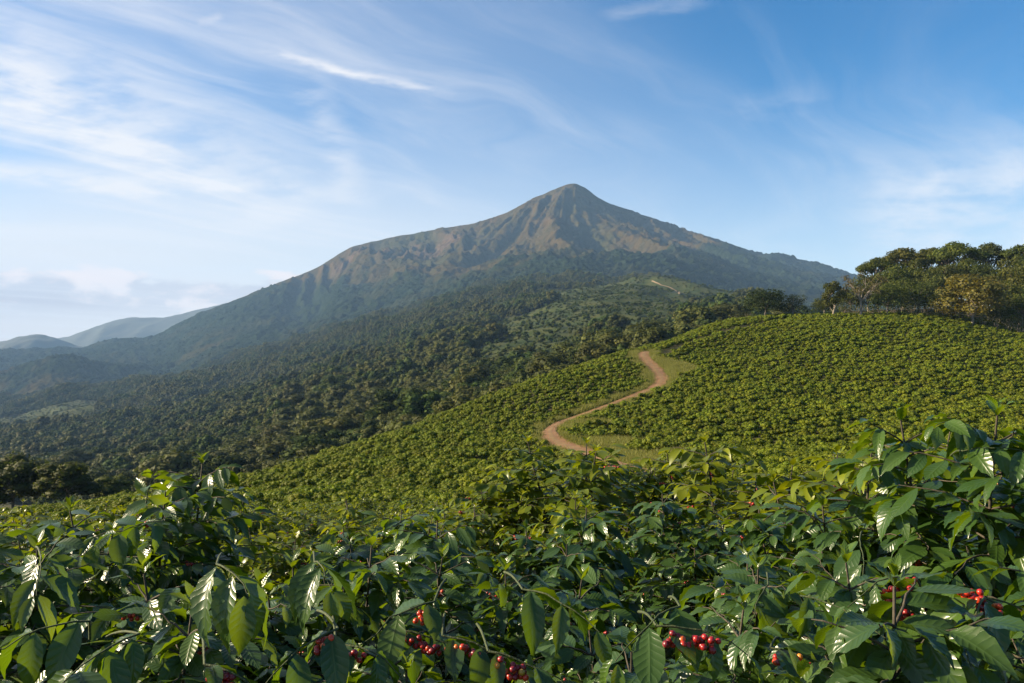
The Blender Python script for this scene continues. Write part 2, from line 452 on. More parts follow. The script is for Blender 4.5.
# ------------------------------------------------------------------ ground sheet
def build_ground():
    Yr = np.concatenate([np.arange(-30, 40, 1.0), np.arange(40, 270, 1.3), np.geomspace(271, 3100, 260)])
    tr = np.linspace(-1.15, 1.15, 420)
    YY, TT = np.meshgrid(Yr, tr, indexing='ij'); XX = TT * (YY + 38)
    ZZ = ground_z(XX, YY)
    far = 1 - is_near(XX, YY)
    ZZ = ZZ + far * fbm(XX / 14, YY / 14, 3, 5) * 1.5
    gr = grassy(XX.ravel(), YY.ravel()); fl = field(XX, np.maximum(YY, 1)).ravel() * far.ravel()
    m, g, p = new_mat("hillside_soil")
    at = lambda n: g.node('ShaderNodeAttribute', attribute_name=n).outputs['Fac']
    co = g.node('ShaderNodeTexCoord').outputs['Object']
    n1, n2, n3 = g.noise(co, .6, 6, .6), g.noise(co, .05, 4), g.noise(co, 4.0, 4, .6)
    soil = g.mix(g.ss(n1, .35, .65), (.030, .036, .010, 1), (.055, .048, .018, 1))
    grass = g.mix(g.ss(n3, .3, .7), (.085, .105, .020, 1), (.18, .17, .045, 1))
    grass = g.mix(g.m('MULTIPLY', g.ss(n1, .52, .72), .6), grass, (.20, .13, .06, 1))
    floor = g.mix(g.ss(n2, .35, .65), (.018, .026, .010, 1), (.045, .044, .016, 1))
    fld = g.mix(g.ss(n2, .35, .65), (.020, .034, .009, 1), (.044, .050, .014, 1))
    c = g.mix(at('forest'), soil, floor); c = g.mix(at('field'), c, fld); c = g.mix(at('grass'), c, grass)
    g.put(p.inputs['Base Color'], c); p.inputs['Roughness'].default_value = .95; p.inputs['Specular IOR Level'].default_value = .1
    bp = g.node('ShaderNodeBump', {'Strength': .7, 'Distance': .3, 'Height': n1}); g.put(p.inputs['Normal'], bp.outputs[0])
    V = np.stack([XX, YY, ZZ], -1).reshape(-1, 3)
    tag(obj('ground', mesh('ground', V, grid_faces(len(Yr), len(tr))[:, ::-1], m, {'grass': gr, 'forest': far.ravel(), 'field': fl})), kind='structure')
    # the valley floor that runs on to the horizon
    m2, g2, p2 = new_mat("valley_floor")
    n = g2.noise(g2.node('ShaderNodeTexCoord').outputs['Object'], .002, 6)
    g2.put(p2.inputs['Base Color'], g2.mix(g2.ss(n, .35, .65), (.03, .045, .02, 1), (.08, .08, .035, 1))); p2.inputs['Roughness'].default_value = .95
    s = np.linspace(-1, 1, 81); s = np.sign(s) * np.abs(s) ** 1.6 * 9400
    YY, XX = np.meshgrid(s, s, indexing='ij'); ZZ = -480 + fbm(XX / 1800, YY / 1800, 4, 1) * 45
    tag(obj('terrain', mesh('terrain', np.stack([XX, YY, ZZ], -1).reshape(-1, 3), grid_faces(81, 81)[:, ::-1], m2)), kind='structure')


build_ground()


def path_material(name, a, b, c):
    m, g, p = new_mat(name)
    co = g.node('ShaderNodeTexCoord').outputs['Object']
    n1, n2 = g.noise(co, .8, 5), g.noise(co, 6, 4)
    u = g.node('ShaderNodeAttribute', attribute_name='across').outputs['Fac']
    col = g.mix(g.ss(n1, .35, .65), (*a, 1), (*b, 1)); col = g.mix(g.m('MULTIPLY', g.ss(n2, .5, .7), .4), col, (*c, 1))
    mid = g.m('MULTIPLY', g.ss(g.m('ABSOLUTE', u), .32, .1), g.ss(n2, .42, .6))
    col = g.mix(g.m('MULTIPLY', mid, .55), col, (.12, .12, .035, 1))        # weeds between the wheel ruts
    g.put(p.inputs['Base Color'], col); p.inputs['Roughness'].default_value = .95
    bp = g.node('ShaderNodeBump', {'Strength': .6, 'Distance': .08, 'Height': n2}); g.put(p.inputs['Normal'], bp.outputs[0])
    return m


def build_path(line, w, m, lift):
    T = unit(np.gradient(line, axis=0)); N = np.stack([-T[:, 1], T[:, 0]], -1); u = np.linspace(-1, 1, 9)
    s = np.arange(len(line)) * 1.0
    nar = 1 - .55 * np.exp(-((s / s[-1] - .52) / .16) ** 2)
    wl = w * nar * (1 + .6 * fbm(s / 3, s * 0, 3, 2)); wr = w * nar * (1 + .6 * fbm(s / 3, s * 0 + 9, 3, 3))
    ww = np.where(u[None] < 0, wl[:, None], wr[:, None])
    XY = line[:, None] + N[:, None] * (u[None, :, None] * ww[..., None])
    z = ground_z(XY[..., 0], XY[..., 1]) + lift - .05 * (np.abs(np.abs(u)[None] - .5) < .2) - .12 * (np.abs(u)[None] > .95)
    V = np.concatenate([XY, z[..., None]], -1).reshape(-1, 3)
    return tag(obj('path', mesh('path', V, grid_faces(len(line), 9), m, {'across': np.tile(u, len(line))})), kind='structure')


M_TRACK = path_material("red_earth_track", (.14, .066, .022), (.20, .105, .038), (.09, .05, .018))
build_path(TRACK, 1.55, M_TRACK, .14)
for ln in FAR_TRACKS: build_path(ln, 1.2, path_material("pale_earth_track", (.16, .11, .06), (.22, .155, .085), (.12, .085, .05)), 1.4)

# ------------------------------------------------------------------ the mountain and the far hills
SKYL = [(-260, 372), (-100, 360), (0, 351), (35, 349), (60, 347), (79, 348), (95, 343), (110, 339.5), (130, 338), (149, 337), (180, 322), (215, 307.5), (240, 298), (263, 288.5), (285, 280), (300, 275), (318, 267), (330, 260),
        (342, 252), (351, 247.5), (365, 243), (400, 235.5), (430, 230.5), (455, 226.5), (475, 223), (490, 219), (505, 213), (517, 207), (525, 203), (533, 198.5), (545, 193.5), (555, 189.3), (564, 185.7), (573, 183.4), (582, 186),
        (590, 191), (597, 196), (610, 202.5), (625, 208), (640, 213.5), (655, 219), (672, 225), (690, 231), (705, 235.5), (722, 241), (740, 247.5), (755, 252.5), (766, 255.5), (773, 255.5), (782, 255.5), (800, 259.5), (825, 266), (850, 273.5), (880, 283), (930, 297), (1024, 312), (1300, 335), (1500, 345)]
MTN = {  # nominal distance 2100..4300 -> picture row
    -260: [(2100, 450), (2500, 425), (3200, 395), (3700, 385), (4300, 372)],
    0: [(2100, 430), (2500, 405), (2700, 392), (3000, 372), (3300, 379), (3900, 360), (4300, 351)],
    66: [(2100, 418), (2500, 393), (2750, 375), (3000, 358.5), (3250, 369), (3900, 356), (4300, 347)],
    110: [(2100, 412), (2500, 398), (2800, 382), (3100, 365), (3300, 368), (3900, 350), (4300, 339)],
    155: [(2100, 405), (2500, 388), (2900, 374), (3300, 365), (3800, 350), (4300, 337)],
    215: [(2100, 395), (2500, 374), (3000, 354), (3600, 331), (4300, 307)],
    263: [(2100, 385), (2500, 360), (3000, 338), (3600, 313), (4300, 288)],
    307: [(2100, 372), (2500, 345), (3000, 324), (3600, 299), (4300, 271)],
    350: [(2100, 358), (2500, 331), (3000, 309), (3500, 287), (3900, 268), (4300, 247)],
    430: [(2100, 332), (2500, 305), (3000, 285), (3500, 267), (3900, 250), (4300, 231)],
    500: [(2100, 308), (2500, 280), (2900, 263), (3100, 260), (3500, 253), (3900, 238), (4300, 215)],
    573: [(2100, 296), (2500, 268), (2850, 254.5), (3000, 253.5), (3400, 244), (3850, 220), (4300, 184.5)],
    640: [(2100, 294), (2500, 268), (2850, 255), (3000, 254), (3400, 249), (3850, 236), (4300, 213.5)],
    700: [(2100, 300), (2500, 278), (2900, 262), (3100, 258), (3600, 250), (4300, 234)],
    770: [(2100, 308), (2600, 288), (3200, 272), (3700, 264), (4300, 255.5)],
    850: [(2100, 316), (2600, 300), (3300, 288), (4300, 273.5)],
    1024: [(2100, 330), (3000, 322), (4300, 312)],
    1500: [(2100, 362), (3000, 355), (4300, 345)],
}


def build_mountain():
    nc, nr = 1150, 620
    px = np.linspace(-260, 1500, nc); r = np.concatenate([np.linspace(0, 1, nr - 60), 1 + np.linspace(.01, .9, 60)])
    Yn = 2100 + np.minimum(r, 1) * 2200
    cols = np.array([pchip(*zip(*v), Yn) for v in MTN.values()])
    py = pchip(list(MTN), cols, px).T                                   # rows, columns
    PP, RR = np.meshgrid(px, r)
    sk = pchip(*zip(*SKYL), px)
    py = py + (sk - py[nr - 61])[None] * sstep(RR, .72, 1.0)
    Yc = 4300 + 220 * np.sin(px / 140) + 120 * np.sin(px / 57 + 1)
    YY = 2100 + RR * (Yc[None] - 2100)
    XX = (PP - CX) / F * YY
    ZZ = zpy(py, YY)
    back = np.maximum(RR - 1, 0); crest = ZZ[nr - 61][None]
    Yk = YY[nr - 61][None]; ZZ = np.where(RR > 1, crest * YY / Yk - (YY - Yk) * .42 - 30 * sstep(back, 0, .1), ZZ)
    # gullies: fanning out from the summit, and straight down the long left shoulder
    xp, yp = (573 - CX) / F * 4300, 4350
    phi = np.arctan2(XX - xp, np.maximum(yp - YY, -200) + 120); dist = np.hypot(XX - xp, YY - yp)
    wob = fbm(XX / 420, YY / 420, 3, 4)
    ga = ridged(phi * 4.6 + wob * .5, dist / 1300 + wob * .35, 5, 1)
    gb = ridged(XX / 210 + (YY - 4000) / 800 + wob * .35, YY / 1200, 5, 3)
    wl = 1 - sstep(PP, 430, 530)
    gul = ga * (1 - wl) + gb * wl
    amp = 80 * sstep(RR, .28, .62) * (1 - .88 * sstep(RR, .90, .995)) * sstep(PP, 230, 340) * (1 - .7 * sstep(PP, 690, 790)) + 10
    cliff = np.exp(-((RR - .84) / .10) ** 2) * sstep(PP, 315, 350) * (1 - sstep(PP, 460, 520))
    fr = np.where(RR > .985, .12, 1.0)
    ZZ = ZZ + (gul - .25) * amp * np.where(RR > .97, .25, 1) + cliff * (ridged(XX / 95, YY / 500, 3, 5) * 44)
    rough = fbm(XX / 95, YY / 95, 5, 6, .62)
    ZZ = ZZ + (rough * 24 + ridged(XX / 48, YY / 60, 3, 2) * 7) * fr * sstep(RR, .0, .15)
    # woods on the lower slopes
    thr = pchip([-260, 215, 263, 307, 350, 430, 480, 520, 573, 640, 690, 730, 770, 850, 1500], [250, 300, 291, 283, 281, 281, 268, 259, 254, 255, 251, 240, 246, 262, 320], px)
    fo = sstep(py - thr[None] + rough * 10 - gul * 5, -5, 5)
    fo = np.where(RR > 1, sstep(RR, 1.0, 1.1), fo)
    patch = sstep(fbm(XX / 260, YY / 300, 3, 7), .18, .42) * (1 - sstep(RR, .5, .7))
    fo = np.clip(fo - patch * .75 * (PP < 260), 0, 1)
    canopy = np.abs(vnoise(XX / 15, YY / 15, 2)) * 9 + vnoise(XX / 8, YY / 8, 3) * 3.5
    ZZ = ZZ + fo * canopy * np.where(RR > .985, .35, 1)
    rock = np.clip(cliff * sstep(fbm(XX / 55, YY / 120, 3, 2) - gul * .25, -.15, .25) + .9 * sstep(ridged(XX / 60, YY / 60, 2, 6), .45, .8) * sstep(RR, .86, .97) * sstep(PP, 500, 560) * (1 - sstep(PP, 600, 640)) * .6, 0, 1)
    m, g, p = new_mat("mountain_grass_rock_woods")
    at = lambda n: g.node('ShaderNodeAttribute', attribute_name=n).outputs['Fac']
    co = g.node('ShaderNodeTexCoord').outputs['Object']
    n1, n2, n3 = g.noise(co, .0045, 7, .62), g.noise(co, .03, 6, .62), g.noise(co, .12, 3)
    gr = g.mix(g.ss(n1, .28, .72), (.060, .039, .013, 1), (.034, .033, .011, 1))
    gr = g.mix(g.m('MULTIPLY', g.ss(n2, .5, .72), .75), gr, (.024, .027, .011, 1))
    gr = g.mix(g.m('MULTIPLY', g.ss(g.m('MULTIPLY', at('gully'), -1.0), -.35, .35), .35), gr, (.026, .038, .013, 1))
    rk = g.mix(g.ss(n2, .35, .65), (.070, .043, .032, 1), (.13, .085, .062, 1))
    wd = g.mix(g.ss(n3, .3, .7), (.006, .013, .007, 1), (.020, .029, .012, 1))
    wd = g.mix(g.m('MULTIPLY', g.ss(n1, .5, .66), .5), wd, (.034, .034, .015, 1))
    c = g.mix(g.m('MULTIPLY', at('rock'), .6), gr, rk); c = g.mix(at('forest'), c, wd)
    g.put(p.inputs['Base Color'], c); p.inputs['Roughness'].default_value = 1.0; p.inputs['Specular IOR Level'].default_value = .0
    bp = g.node('ShaderNodeBump', {'Strength': .9, 'Distance': 20.0, 'Height': n2}); g.put(p.inputs['Normal'], bp.outputs[0])
    V = np.stack([XX, YY, ZZ], -1).reshape(-1, 3)
    tag(obj('mountain', mesh('mountain', V, grid_faces(len(r), nc), m, {'forest': fo.ravel(), 'rock': rock.ravel(), 'gully': gul.ravel()})), kind='structure')


build_mountain()


def hill_range(Y0, sky, deep, seed):
    px = np.linspace(sky[0][0], sky[-1][0], 340); s = np.linspace(-1, 1, 90)
    c = zpy(pchip(*zip(*sky), px), Y0)
    PP, SS = np.meshgrid(px, s); XX = (PP - CX) / F * Y0; YY = Y0 + SS * deep
    prof = np.clip(1 - np.abs(SS) ** 1.25, 0, 1)
    ZZ = -560 + (c[None] + 560) * prof
    gul = ridged(XX / 420 + YY / 2100, YY / 900, 4, seed)
    ZZ = ZZ + gul * 70 * sstep(np.abs(SS), 0.02, .4) * prof ** .5 + fbm(XX / 60, YY / 60, 3, seed) * 8
    m, g, p = new_mat("far_hill_woods")
    n = g.noise(g.node('ShaderNodeTexCoord').outputs['Object'], .006, 6, .6)
    g.put(p.inputs['Base Color'], g.mix(g.ss(n, .35, .65), (.006, .013, .010, 1), (.018, .026, .016, 1))); p.inputs['Roughness'].default_value = .95
    tag(obj('hills', mesh('hills', np.stack([XX, YY, ZZ], -1).reshape(-1, 3), grid_faces(90, 340), m)), kind='structure')


hill_range(5900, [(-500, 325), (-300, 318), (-150, 334), (-60, 343), (0, 341.5), (18, 337), (35, 334), (50, 336), (75, 345), (120, 356), (220, 385), (300, 400)], 1000, 1)
hill_range(7700, [(-500, 352), (-200, 350), (0, 347), (40, 341), (70, 336), (88, 330), (105, 323.5), (125, 318.5), (140, 317), (160, 317.5), (180, 314), (200, 309), (215, 305.5), (250, 299), (320, 296), (450, 310), (600, 340)], 1700, 4)

# ------------------------------------------------------------------ leaves
def leaf_template(nu, nv, width=.205, droop=.26, fold=.24, wave=.018):
    u = np.linspace(0, 1, nu + 1); v = np.linspace(-1, 1, nv + 1)
    U, V = np.meshgrid(u, v, indexing='ij')
    hw = width * np.sin(pi * np.clip(U, 0, 1) ** .86) ** .85 * (1 - .35 * sstep(U, .72, 1.0)) + .004
    y = V * hw; z = -droop * U ** 2 + fold * np.abs(y) + wave * np.sin(U * 30) * V ** 2
    x = U * (1 - .08 * U)
    P = np.stack([x, y, z], -1).reshape(-1, 3)
    uv = np.stack([U, V * .5 + .5], -1).reshape(-1, 2)
    return P, grid_faces(nu + 1, nv + 1), uv


T_HERO = leaf_template(9, 4); T_MID = leaf_template(4, 2, .22)
T_CLUMP = (np.array([[0, 0, 0], [.5, .34, -.02], [1, 0, -.18], [.5, -.34, -.02]], float), np.array([[0, 1, 2, 3]]), np.array([[0, .5], [.5, 1], [1, .5], [.5, 0]], float))


def leaves(O, A, N, S, T, tmpl):
    P, Q, uv = tmpl
    O, A, N, S, T = (np.asarray(a, float) for a in (O, A, N, S, T))
    A = unit(A); N = unit(N - A * (N * A).sum(-1, keepdims=True)); B = np.cross(N, A)
    n, k = len(O), len(P); rl = np.random.default_rng(n)
    wf, cf, tw = rl.uniform(.78, 1.2, (n, 1, 1)), rl.normal(1.0, .55, (n, 1, 1)), rl.normal(0, .12, (n, 1, 1))
    bend = P[None, :, 2:3] * cf + P[None, :, 1:2] * P[None, :, 0:1] * tw * 4
    V = O[:, None] + S[:, None, None] * (A[:, None] * P[None, :, 0:1] + B[:, None] * (P[None, :, 1:2] * wf + tw * P[None, :, 0:1] ** 2) + N[:, None] * bend)
    F_ = (Q[None] + (np.arange(n) * k)[:, None, None]).reshape(-1, Q.shape[1])
    return V.reshape(-1, 3), F_, np.tile(uv, (n, 1)), np.repeat(T, k)


def berries(centers, rad, rg, tints):
    import bmesh
    bm = bmesh.new(); bmesh.ops.create_icosphere(bm, subdivisions=2, radius=1)
    P = np.array([v.co[:] for v in bm.verts]); Q = np.array([[v.index for v in f.verts] for f in bm.faces]); bm.free()
    V, F_ = [], []
    for i, c in enumerate(centers):
        ax = unit(rg.normal(size=3)); s = rad * rg.uniform(.85, 1.12)
        d = P @ ax
        V.append(c + s * (P * np.array([1, 1, 1]) + ax[None] * (d[:, None] * .16) - ax[None] * (.18 * np.exp(-((d[:, None] - 1) / .12) ** 2)))); F_.append(Q + i * len(P))
    return np.concatenate(V), np.concatenate(F_), np.repeat(tints, len(P))


class Bush:
    """collects one coffee bush: stems, leafy side branches, clusters of cherries"""
    def __init__(s, rg, leaf=.135, tmpl=T_HERO):
        s.rg = rg; s.leaf = leaf; s.tmpl = tmpl; s.O, s.A, s.N, s.S, s.T = [], [], [], [], []; s.lines = []; s.clusters = []
    def add(s, o, a, n, size, t): s.O.append(o); s.A.append(a); s.N.append(n); s.S.append(size); s.T.append(t)
    def branch(s, p0, d, L, droop, bare=.3, step=.062, r0=.0045, bright=0.0, cherries=0.0, hang=.35, size=1.0):
        rg = s.rg; k = 7; t = np.linspace(0, 1, k)
        d = unit(np.asarray(d, float)); P = np.asarray(p0)[None] + d[None] * (t * L)[:, None]; P[:, 2] -= droop * L * t ** 2
        P += rg.normal(size=(k, 3)) * .006 * t[:, None]
        s.lines.append((P, np.linspace(r0, r0 * .4, k)))
        n = max(2, int(L * (1 - bare) / step))
        for i in range(n + 1):
            q = bare + (1 - bare) * i / n
            j = min(int(q * (k - 1)), k - 2); f = q * (k - 1) - j; pt = P[j] * (1 - f) + P[j + 1] * f
            T = unit(P[j + 1] - P[j]); side = unit(np.cross(T, [0, 0, 1.0]) + rg.normal(size=3) * .15); up = np.cross(side, T)
            tipq = sstep(q, .75, 1.0)
            for sg in (-1, 1):
                if rg.random() < .06: continue
                a = T * (.6 + .5 * tipq) + side * sg * (1.0 - .45 * tipq) + np.array([0, 0, -1]) * abs(rg.normal(hang, .32)) + rg.normal(size=3) * .14
                nn = up * 1.0 + np.array([0, 0, .5]) + rg.normal(size=3) * .28
                sz = s.leaf * size * rg.uniform(.72, 1.12) * (1 - .45 * tipq * rg.random())
                s.add(pt + side * sg * .008, a, nn, sz, np.clip(rg.beta(1.3, 4.6) + .38 * tipq * rg.random() + bright, 0, 1))
            if cherries and .2 < q < .8 and rg.random() < cherries: s.clusters.append((pt - np.array([0, 0, .008]), T, rg.integers(5, 14)))
        return P
    def stem(s, base, top, radius, cherries=.0, step=.07, bright=0.0):
        rg = s.rg; base = np.asarray(base, float); top = np.asarray(top, float); L = np.linalg.norm(top - base)
        k = 7; t = np.linspace(0, 1, k); P = base[None] + (top - base)[None] * t[:, None] + np.array([0, 0, 1])[None] * 0
        P += rg.normal(size=(k, 3)) * .015 * np.sin(pi * t)[:, None]
        s.stems = getattr(s, 'stems', []); s.stems.append((P, np.linspace(.017, .004, k)))
        n = int(L * .9 / step); ph = rg.uniform(0, pi)
        for i in range(n):
            q = .12 + .86 * i / n; j = min(int(q * (k - 1)), k - 2); f = q * (k - 1) - j; pt = P[j] * (1 - f) + P[j + 1] * f
            ph += pi / 2 + rg.normal() * .3
            if q > .35:                                                # leaves at the stem's own nodes
                for sg in (0, pi):
                    a = ph + sg + .6; s.add(pt, (math.cos(a), math.sin(a), .25 - .6 * rg.random()), (-.4 * math.cos(a), -.4 * math.sin(a), 1.0), s.leaf * rg.uniform(.55, .95), rg.beta(1.3, 4.0) + .12 * q)
            for sg in (0, pi):
                a = ph + sg + rg.normal() * .2
                Lb = radius * (1.06 - .86 * q ** 2.2) * rg.uniform(.72, 1.15)
                el = -.15 + .75 * q ** 1.5 + rg.normal() * .1
                s.branch(pt, (math.cos(a) * math.cos(el), math.sin(a) * math.cos(el), math.sin(el)), Lb, .35 * (1 - .5 * q), bare=.22 * (1 - q * .8),
                         cherries=cherries * (q < .92), bright=bright + .10 * sstep(q, .75, 1), hang=.3 + .25 * (1 - q))
        for i in range(2):                                             # the young shoot at the very top
            z = top + np.array([0, 0, .025 * i]); ph += pi / 2
            for sg in (0, pi):
                a = ph + sg
                s.add(z, (math.cos(a) * .6, math.sin(a) * .6, .9 + .3 * i), (-math.cos(a), -math.sin(a), .8), s.leaf * (.6 - .15 * i), .75 + .1 * rg.random())
    def foliage(s, name, mat):
        V, F_, uv, T = leaves(s.O, s.A, s.N, s.S, s.T, s.tmpl); return mesh(name, V, F_, mat, {'tint': T}, uv)
    def wood(s, lines, mat, name='stem', sides=5):
        V, Q = tubes(lines, sides); return mesh(name, V, Q, mat)
    def cherry(s, i, rad=.0075, name='cherry_cluster'):
        rg = s.rg; c, T, n = s.clusters[i]
        C = []
        for _ in range(n * 6):
            p = c + T * rg.uniform(-.018, .018) + unit(rg.normal(size=3) * np.array([1, 1, .8])) * rg.uniform(.007, .017)
            if all(np.linalg.norm(p - q) > rad * 1.45 for q in C): C.append(p)
            if len(C) >= n: break
        V, F_, t = berries(C, rad, rg, np.clip(rg.beta(1.9, 3.6, len(C)), 0, 1)); return mesh(name, V, F_, M_CHERRY, {'tint': t})


def make_bush_variant(seed, h, rad, tmpl, mat, leaf, stems, step, nclus, brighten=0.0):
    rg = np.random.default_rng(seed); b = Bush(rg, leaf, tmpl)
    for i in range(stems):
        a = i * 2 * pi / stems + rg.uniform(-.4, .4); sp = rad * .38 * (stems > 1)
        top = (math.cos(a) * sp * rg.uniform(.5, 1.2), math.sin(a) * sp * rg.uniform(.5, 1.2), h * (1 if i == 0 else rg.uniform(.80, .98)))
        b.stem((math.cos(a) * .06, math.sin(a) * .06, -.1), top, rad * .72, cherries=.10, step=step, bright=brighten)
    parts = [('stem', b.wood(b.stems + [(p, r) for p, r in b.lines], M_STEM)), ('foliage', b.foliage('foliage', mat))]
    if nclus:                                                       # keep the clusters that sit outermost
        idx = sorted(range(len(b.clusters)), key=lambda i: -np.hypot(*b.clusters[i][0][:2]) - .6 * b.clusters[i][0][2] + rg.uniform(0, .5))[:nclus]
        for i in idx: parts.append(('cherry_cluster', b.cherry(i, .0078)))
    return parts


BUSH_H = 1.7
V_HERO = [make_bush_variant(100 + i, BUSH_H, .95, T_HERO, M_COFFEE, .160, 3, .062, 11) for i in range(4)]
V_MID = [make_bush_variant(200 + i, BUSH_H, .95, T_MID, M_COFFEE_MID, .145, 3, .085, 3, .05 + .1 * (i % 3)) for i in range(5)]

# top line of the near coffee in the picture: no bush may rise above it
OUTL = [(-400, 505), (0, 511), (60, 501), (100, 491), (130, 480), (150, 472), (175, 480), (200, 489), (250, 495), (300, 508), (350, 503), (400, 500), (480, 494), (530, 474), (560, 459), (580, 454), (605, 464), (640, 474), (690, 468), (720, 458), (760, 448), (800, 445), (840, 442), (880, 440), (920, 425), (950, 410), (975, 405), (1024, 412), (1400, 420)]


def place_bush(parts, x, y, h, label, group='coffee bushes on the near slope', r=1.0, rz=None, z=None, lean=(0, 0)):
    s = h / BUSH_H; sr = s * r
    t = thing('coffee_bush', label, 'coffee bush', group, (x, y, (ground_z(x, y) if z is None else z)), rng.uniform(0, 2 * pi) if rz is None else rz, (sr, sr, s))
    t.rotation_euler[0], t.rotation_euler[1] = lean
    for nm, me in parts:
        o = bpy.data.objects.new(nm, me); o.parent = t; COL.objects.link(o)
    return t


# bushes that stand out, one by one: (column, distance, row of the top, width factor, variant, label)
HEROES = [
    (150, 4.3, 466, 1.0, 0, 'coffee bush with a bright young shoot rising above the others on the left'),
    (28, 3.4, 514, 1.0, 1, 'dark coffee bush with glossy hanging leaves at the left edge of the photo'),
    (240, 2.5, 556, .82, 2, 'coffee bush with one big sunlit leaf hanging in front, lower left'),
    (318, 3.0, 538, .85, 3, 'coffee bush with pale shining upturned leaves right of the big sunlit leaf'),
    (405, 3.6, 528, .9, 0, 'coffee bush with broad dark leaves left of the central red cherries'),
    (520, 2.9, 572, .85, 1, 'coffee bush with a long row of red cherries low in the centre'),
    (90, 2.1, 600, .8, 2, 'coffee bush with wide dark leaves in the bottom left corner'),
    (560, 5.0, 508, 1.0, 3, 'leafy coffee bush in front of the tall one below the dirt track'),
    (655, 2.3, 596, .8, 0, 'coffee bush with a bright bunch of red cherries above hanging leaves'),
    (760, 3.2, 545, .9, 1, 'coffee bush between two bunches of red cherries, lower right'),
    (690, 5.6, 498, 1.0, 2, 'coffee bush with small sunlit leaves right of the tall central one'),
    (868, 3.9, 500, 1.0, 3, 'dense coffee bush with large dark leaves below the yellowing one'),
    (978, 3.7, 402, .95, 0, 'tallest coffee bush at the right edge with a pale leaf at its tip'),
    (920, 2.3, 570, .8, 1, 'coffee bush with red and yellow cherries under broad leaves near the right edge'),
    (1010, 2.1, 560, .8, 2, 'coffee bush with a bunch of red cherries in the bottom right corner'),
    (808, 2.3, 618, .75, 3, 'low coffee bush with a dark bunch of red cherries at the bottom'),
    (440, 2.2, 628, .75, 0, 'low coffee bush with shadowed leaves at the bottom centre'),
]
MIDS = [
    (577, 9.0, 438, 1.35, 0, 'tall coffee bush with reddish cherries standing below the dirt track'),
    (835, 6.0, 432, 1.2, 2, 'yellowing coffee bush with a bare twig beneath the planted hill'),
    (748, 7.5, 438, 1.25, 2, 'bright yellow green coffee bush at the foot of the planted hill'),
    (905, 6.5, 428, 1.2, 1, 'coffee bush left of the tallest one at the right edge'),
    (505, 8.8, 474, 1.25, 3, 'pale green coffee bush left of the tall one below the track'),
    (700, 10, 450, 1.3, 2, 'sunlit coffee bush beside the bank right of the dirt track'),
    (636, 10, 455, 1.3, 3, 'coffee bush at the end of the dirt track, right of the tall one'),
    (370, 8.0, 500, 1.1, 1, 'round coffee bush midway between the left shoot and the tall central bush'),
]
taken = []
hero_obj = {}
for n_, (px, Y, row, w, v, lab) in enumerate(HEROES + MIDS):
    x = (px - CX) / F * Y; zt = zpy(row, Y); zg = float(ground_z(x, Y)); h = zt - zg - .03
    t = place_bush((V_HERO if n_ < len(HEROES) else V_MID)[v], x, Y, h, lab, r=w * (1.0 if h > 1.5 else 1.15))
    taken.append((x, Y, .62 if Y < 3.2 else .8)); hero_obj[n_] = t
cand = []
for Yr in np.arange(1.7, 40, 1.55):
    for xr in np.arange(-34, 36, 1.45):
        x = xr + rng.uniform(-.35, .35) + .3 * math.sin(Yr); Y = Yr + rng.uniform(-.3, .3) + .12 * xr * .3
        px = CX + F * x / Y
        if Y < 1.6 or px < -110 or px > 1135: continue
        if any(math.hypot(x - a, Y - b) < c for a, b, c in taken): continue
        cand.append((Y, x, px))
cand.sort()
COMMON = {0: 'dark glossy coffee bush crowded among its neighbours on the near slope, close by',
          1: 'leafy green coffee bush in the dense planting a little way down the near slope',
          2: 'small looking coffee bush far down the near slope before the planted hill'}
n_things = len(HEROES) + len(MIDS)
for Y, x, px in cand:
    if n_things >= 296: break
    lim = min(zpy(np.interp(px + q, *zip(*OUTL)) + 5, Y) for q in (-.45 * F / Y, 0, .45 * F / Y)); zg = float(ground_z(x, Y))
    h = min(rng.uniform(1.3, 1.75), lim - zg) if Y < 12 else rng.uniform(1.15, 1.5)
    if Y < 4: h = min(h, max(.75, zpy(560 - 10 * Y, Y) - zg))
    if h < .75: continue
    pool = V_HERO if Y < 5.2 else V_MID
    place_bush(pool[rng.integers(len(pool))], x, Y, h, COMMON[0 if Y < 6 else 1 if Y < 16 else 2], group='crowded coffee bushes on the near slope', r=min(1.25, 1.5 / h) if Y > 4 else 1.0)
    n_things += 1
last_Y = Y

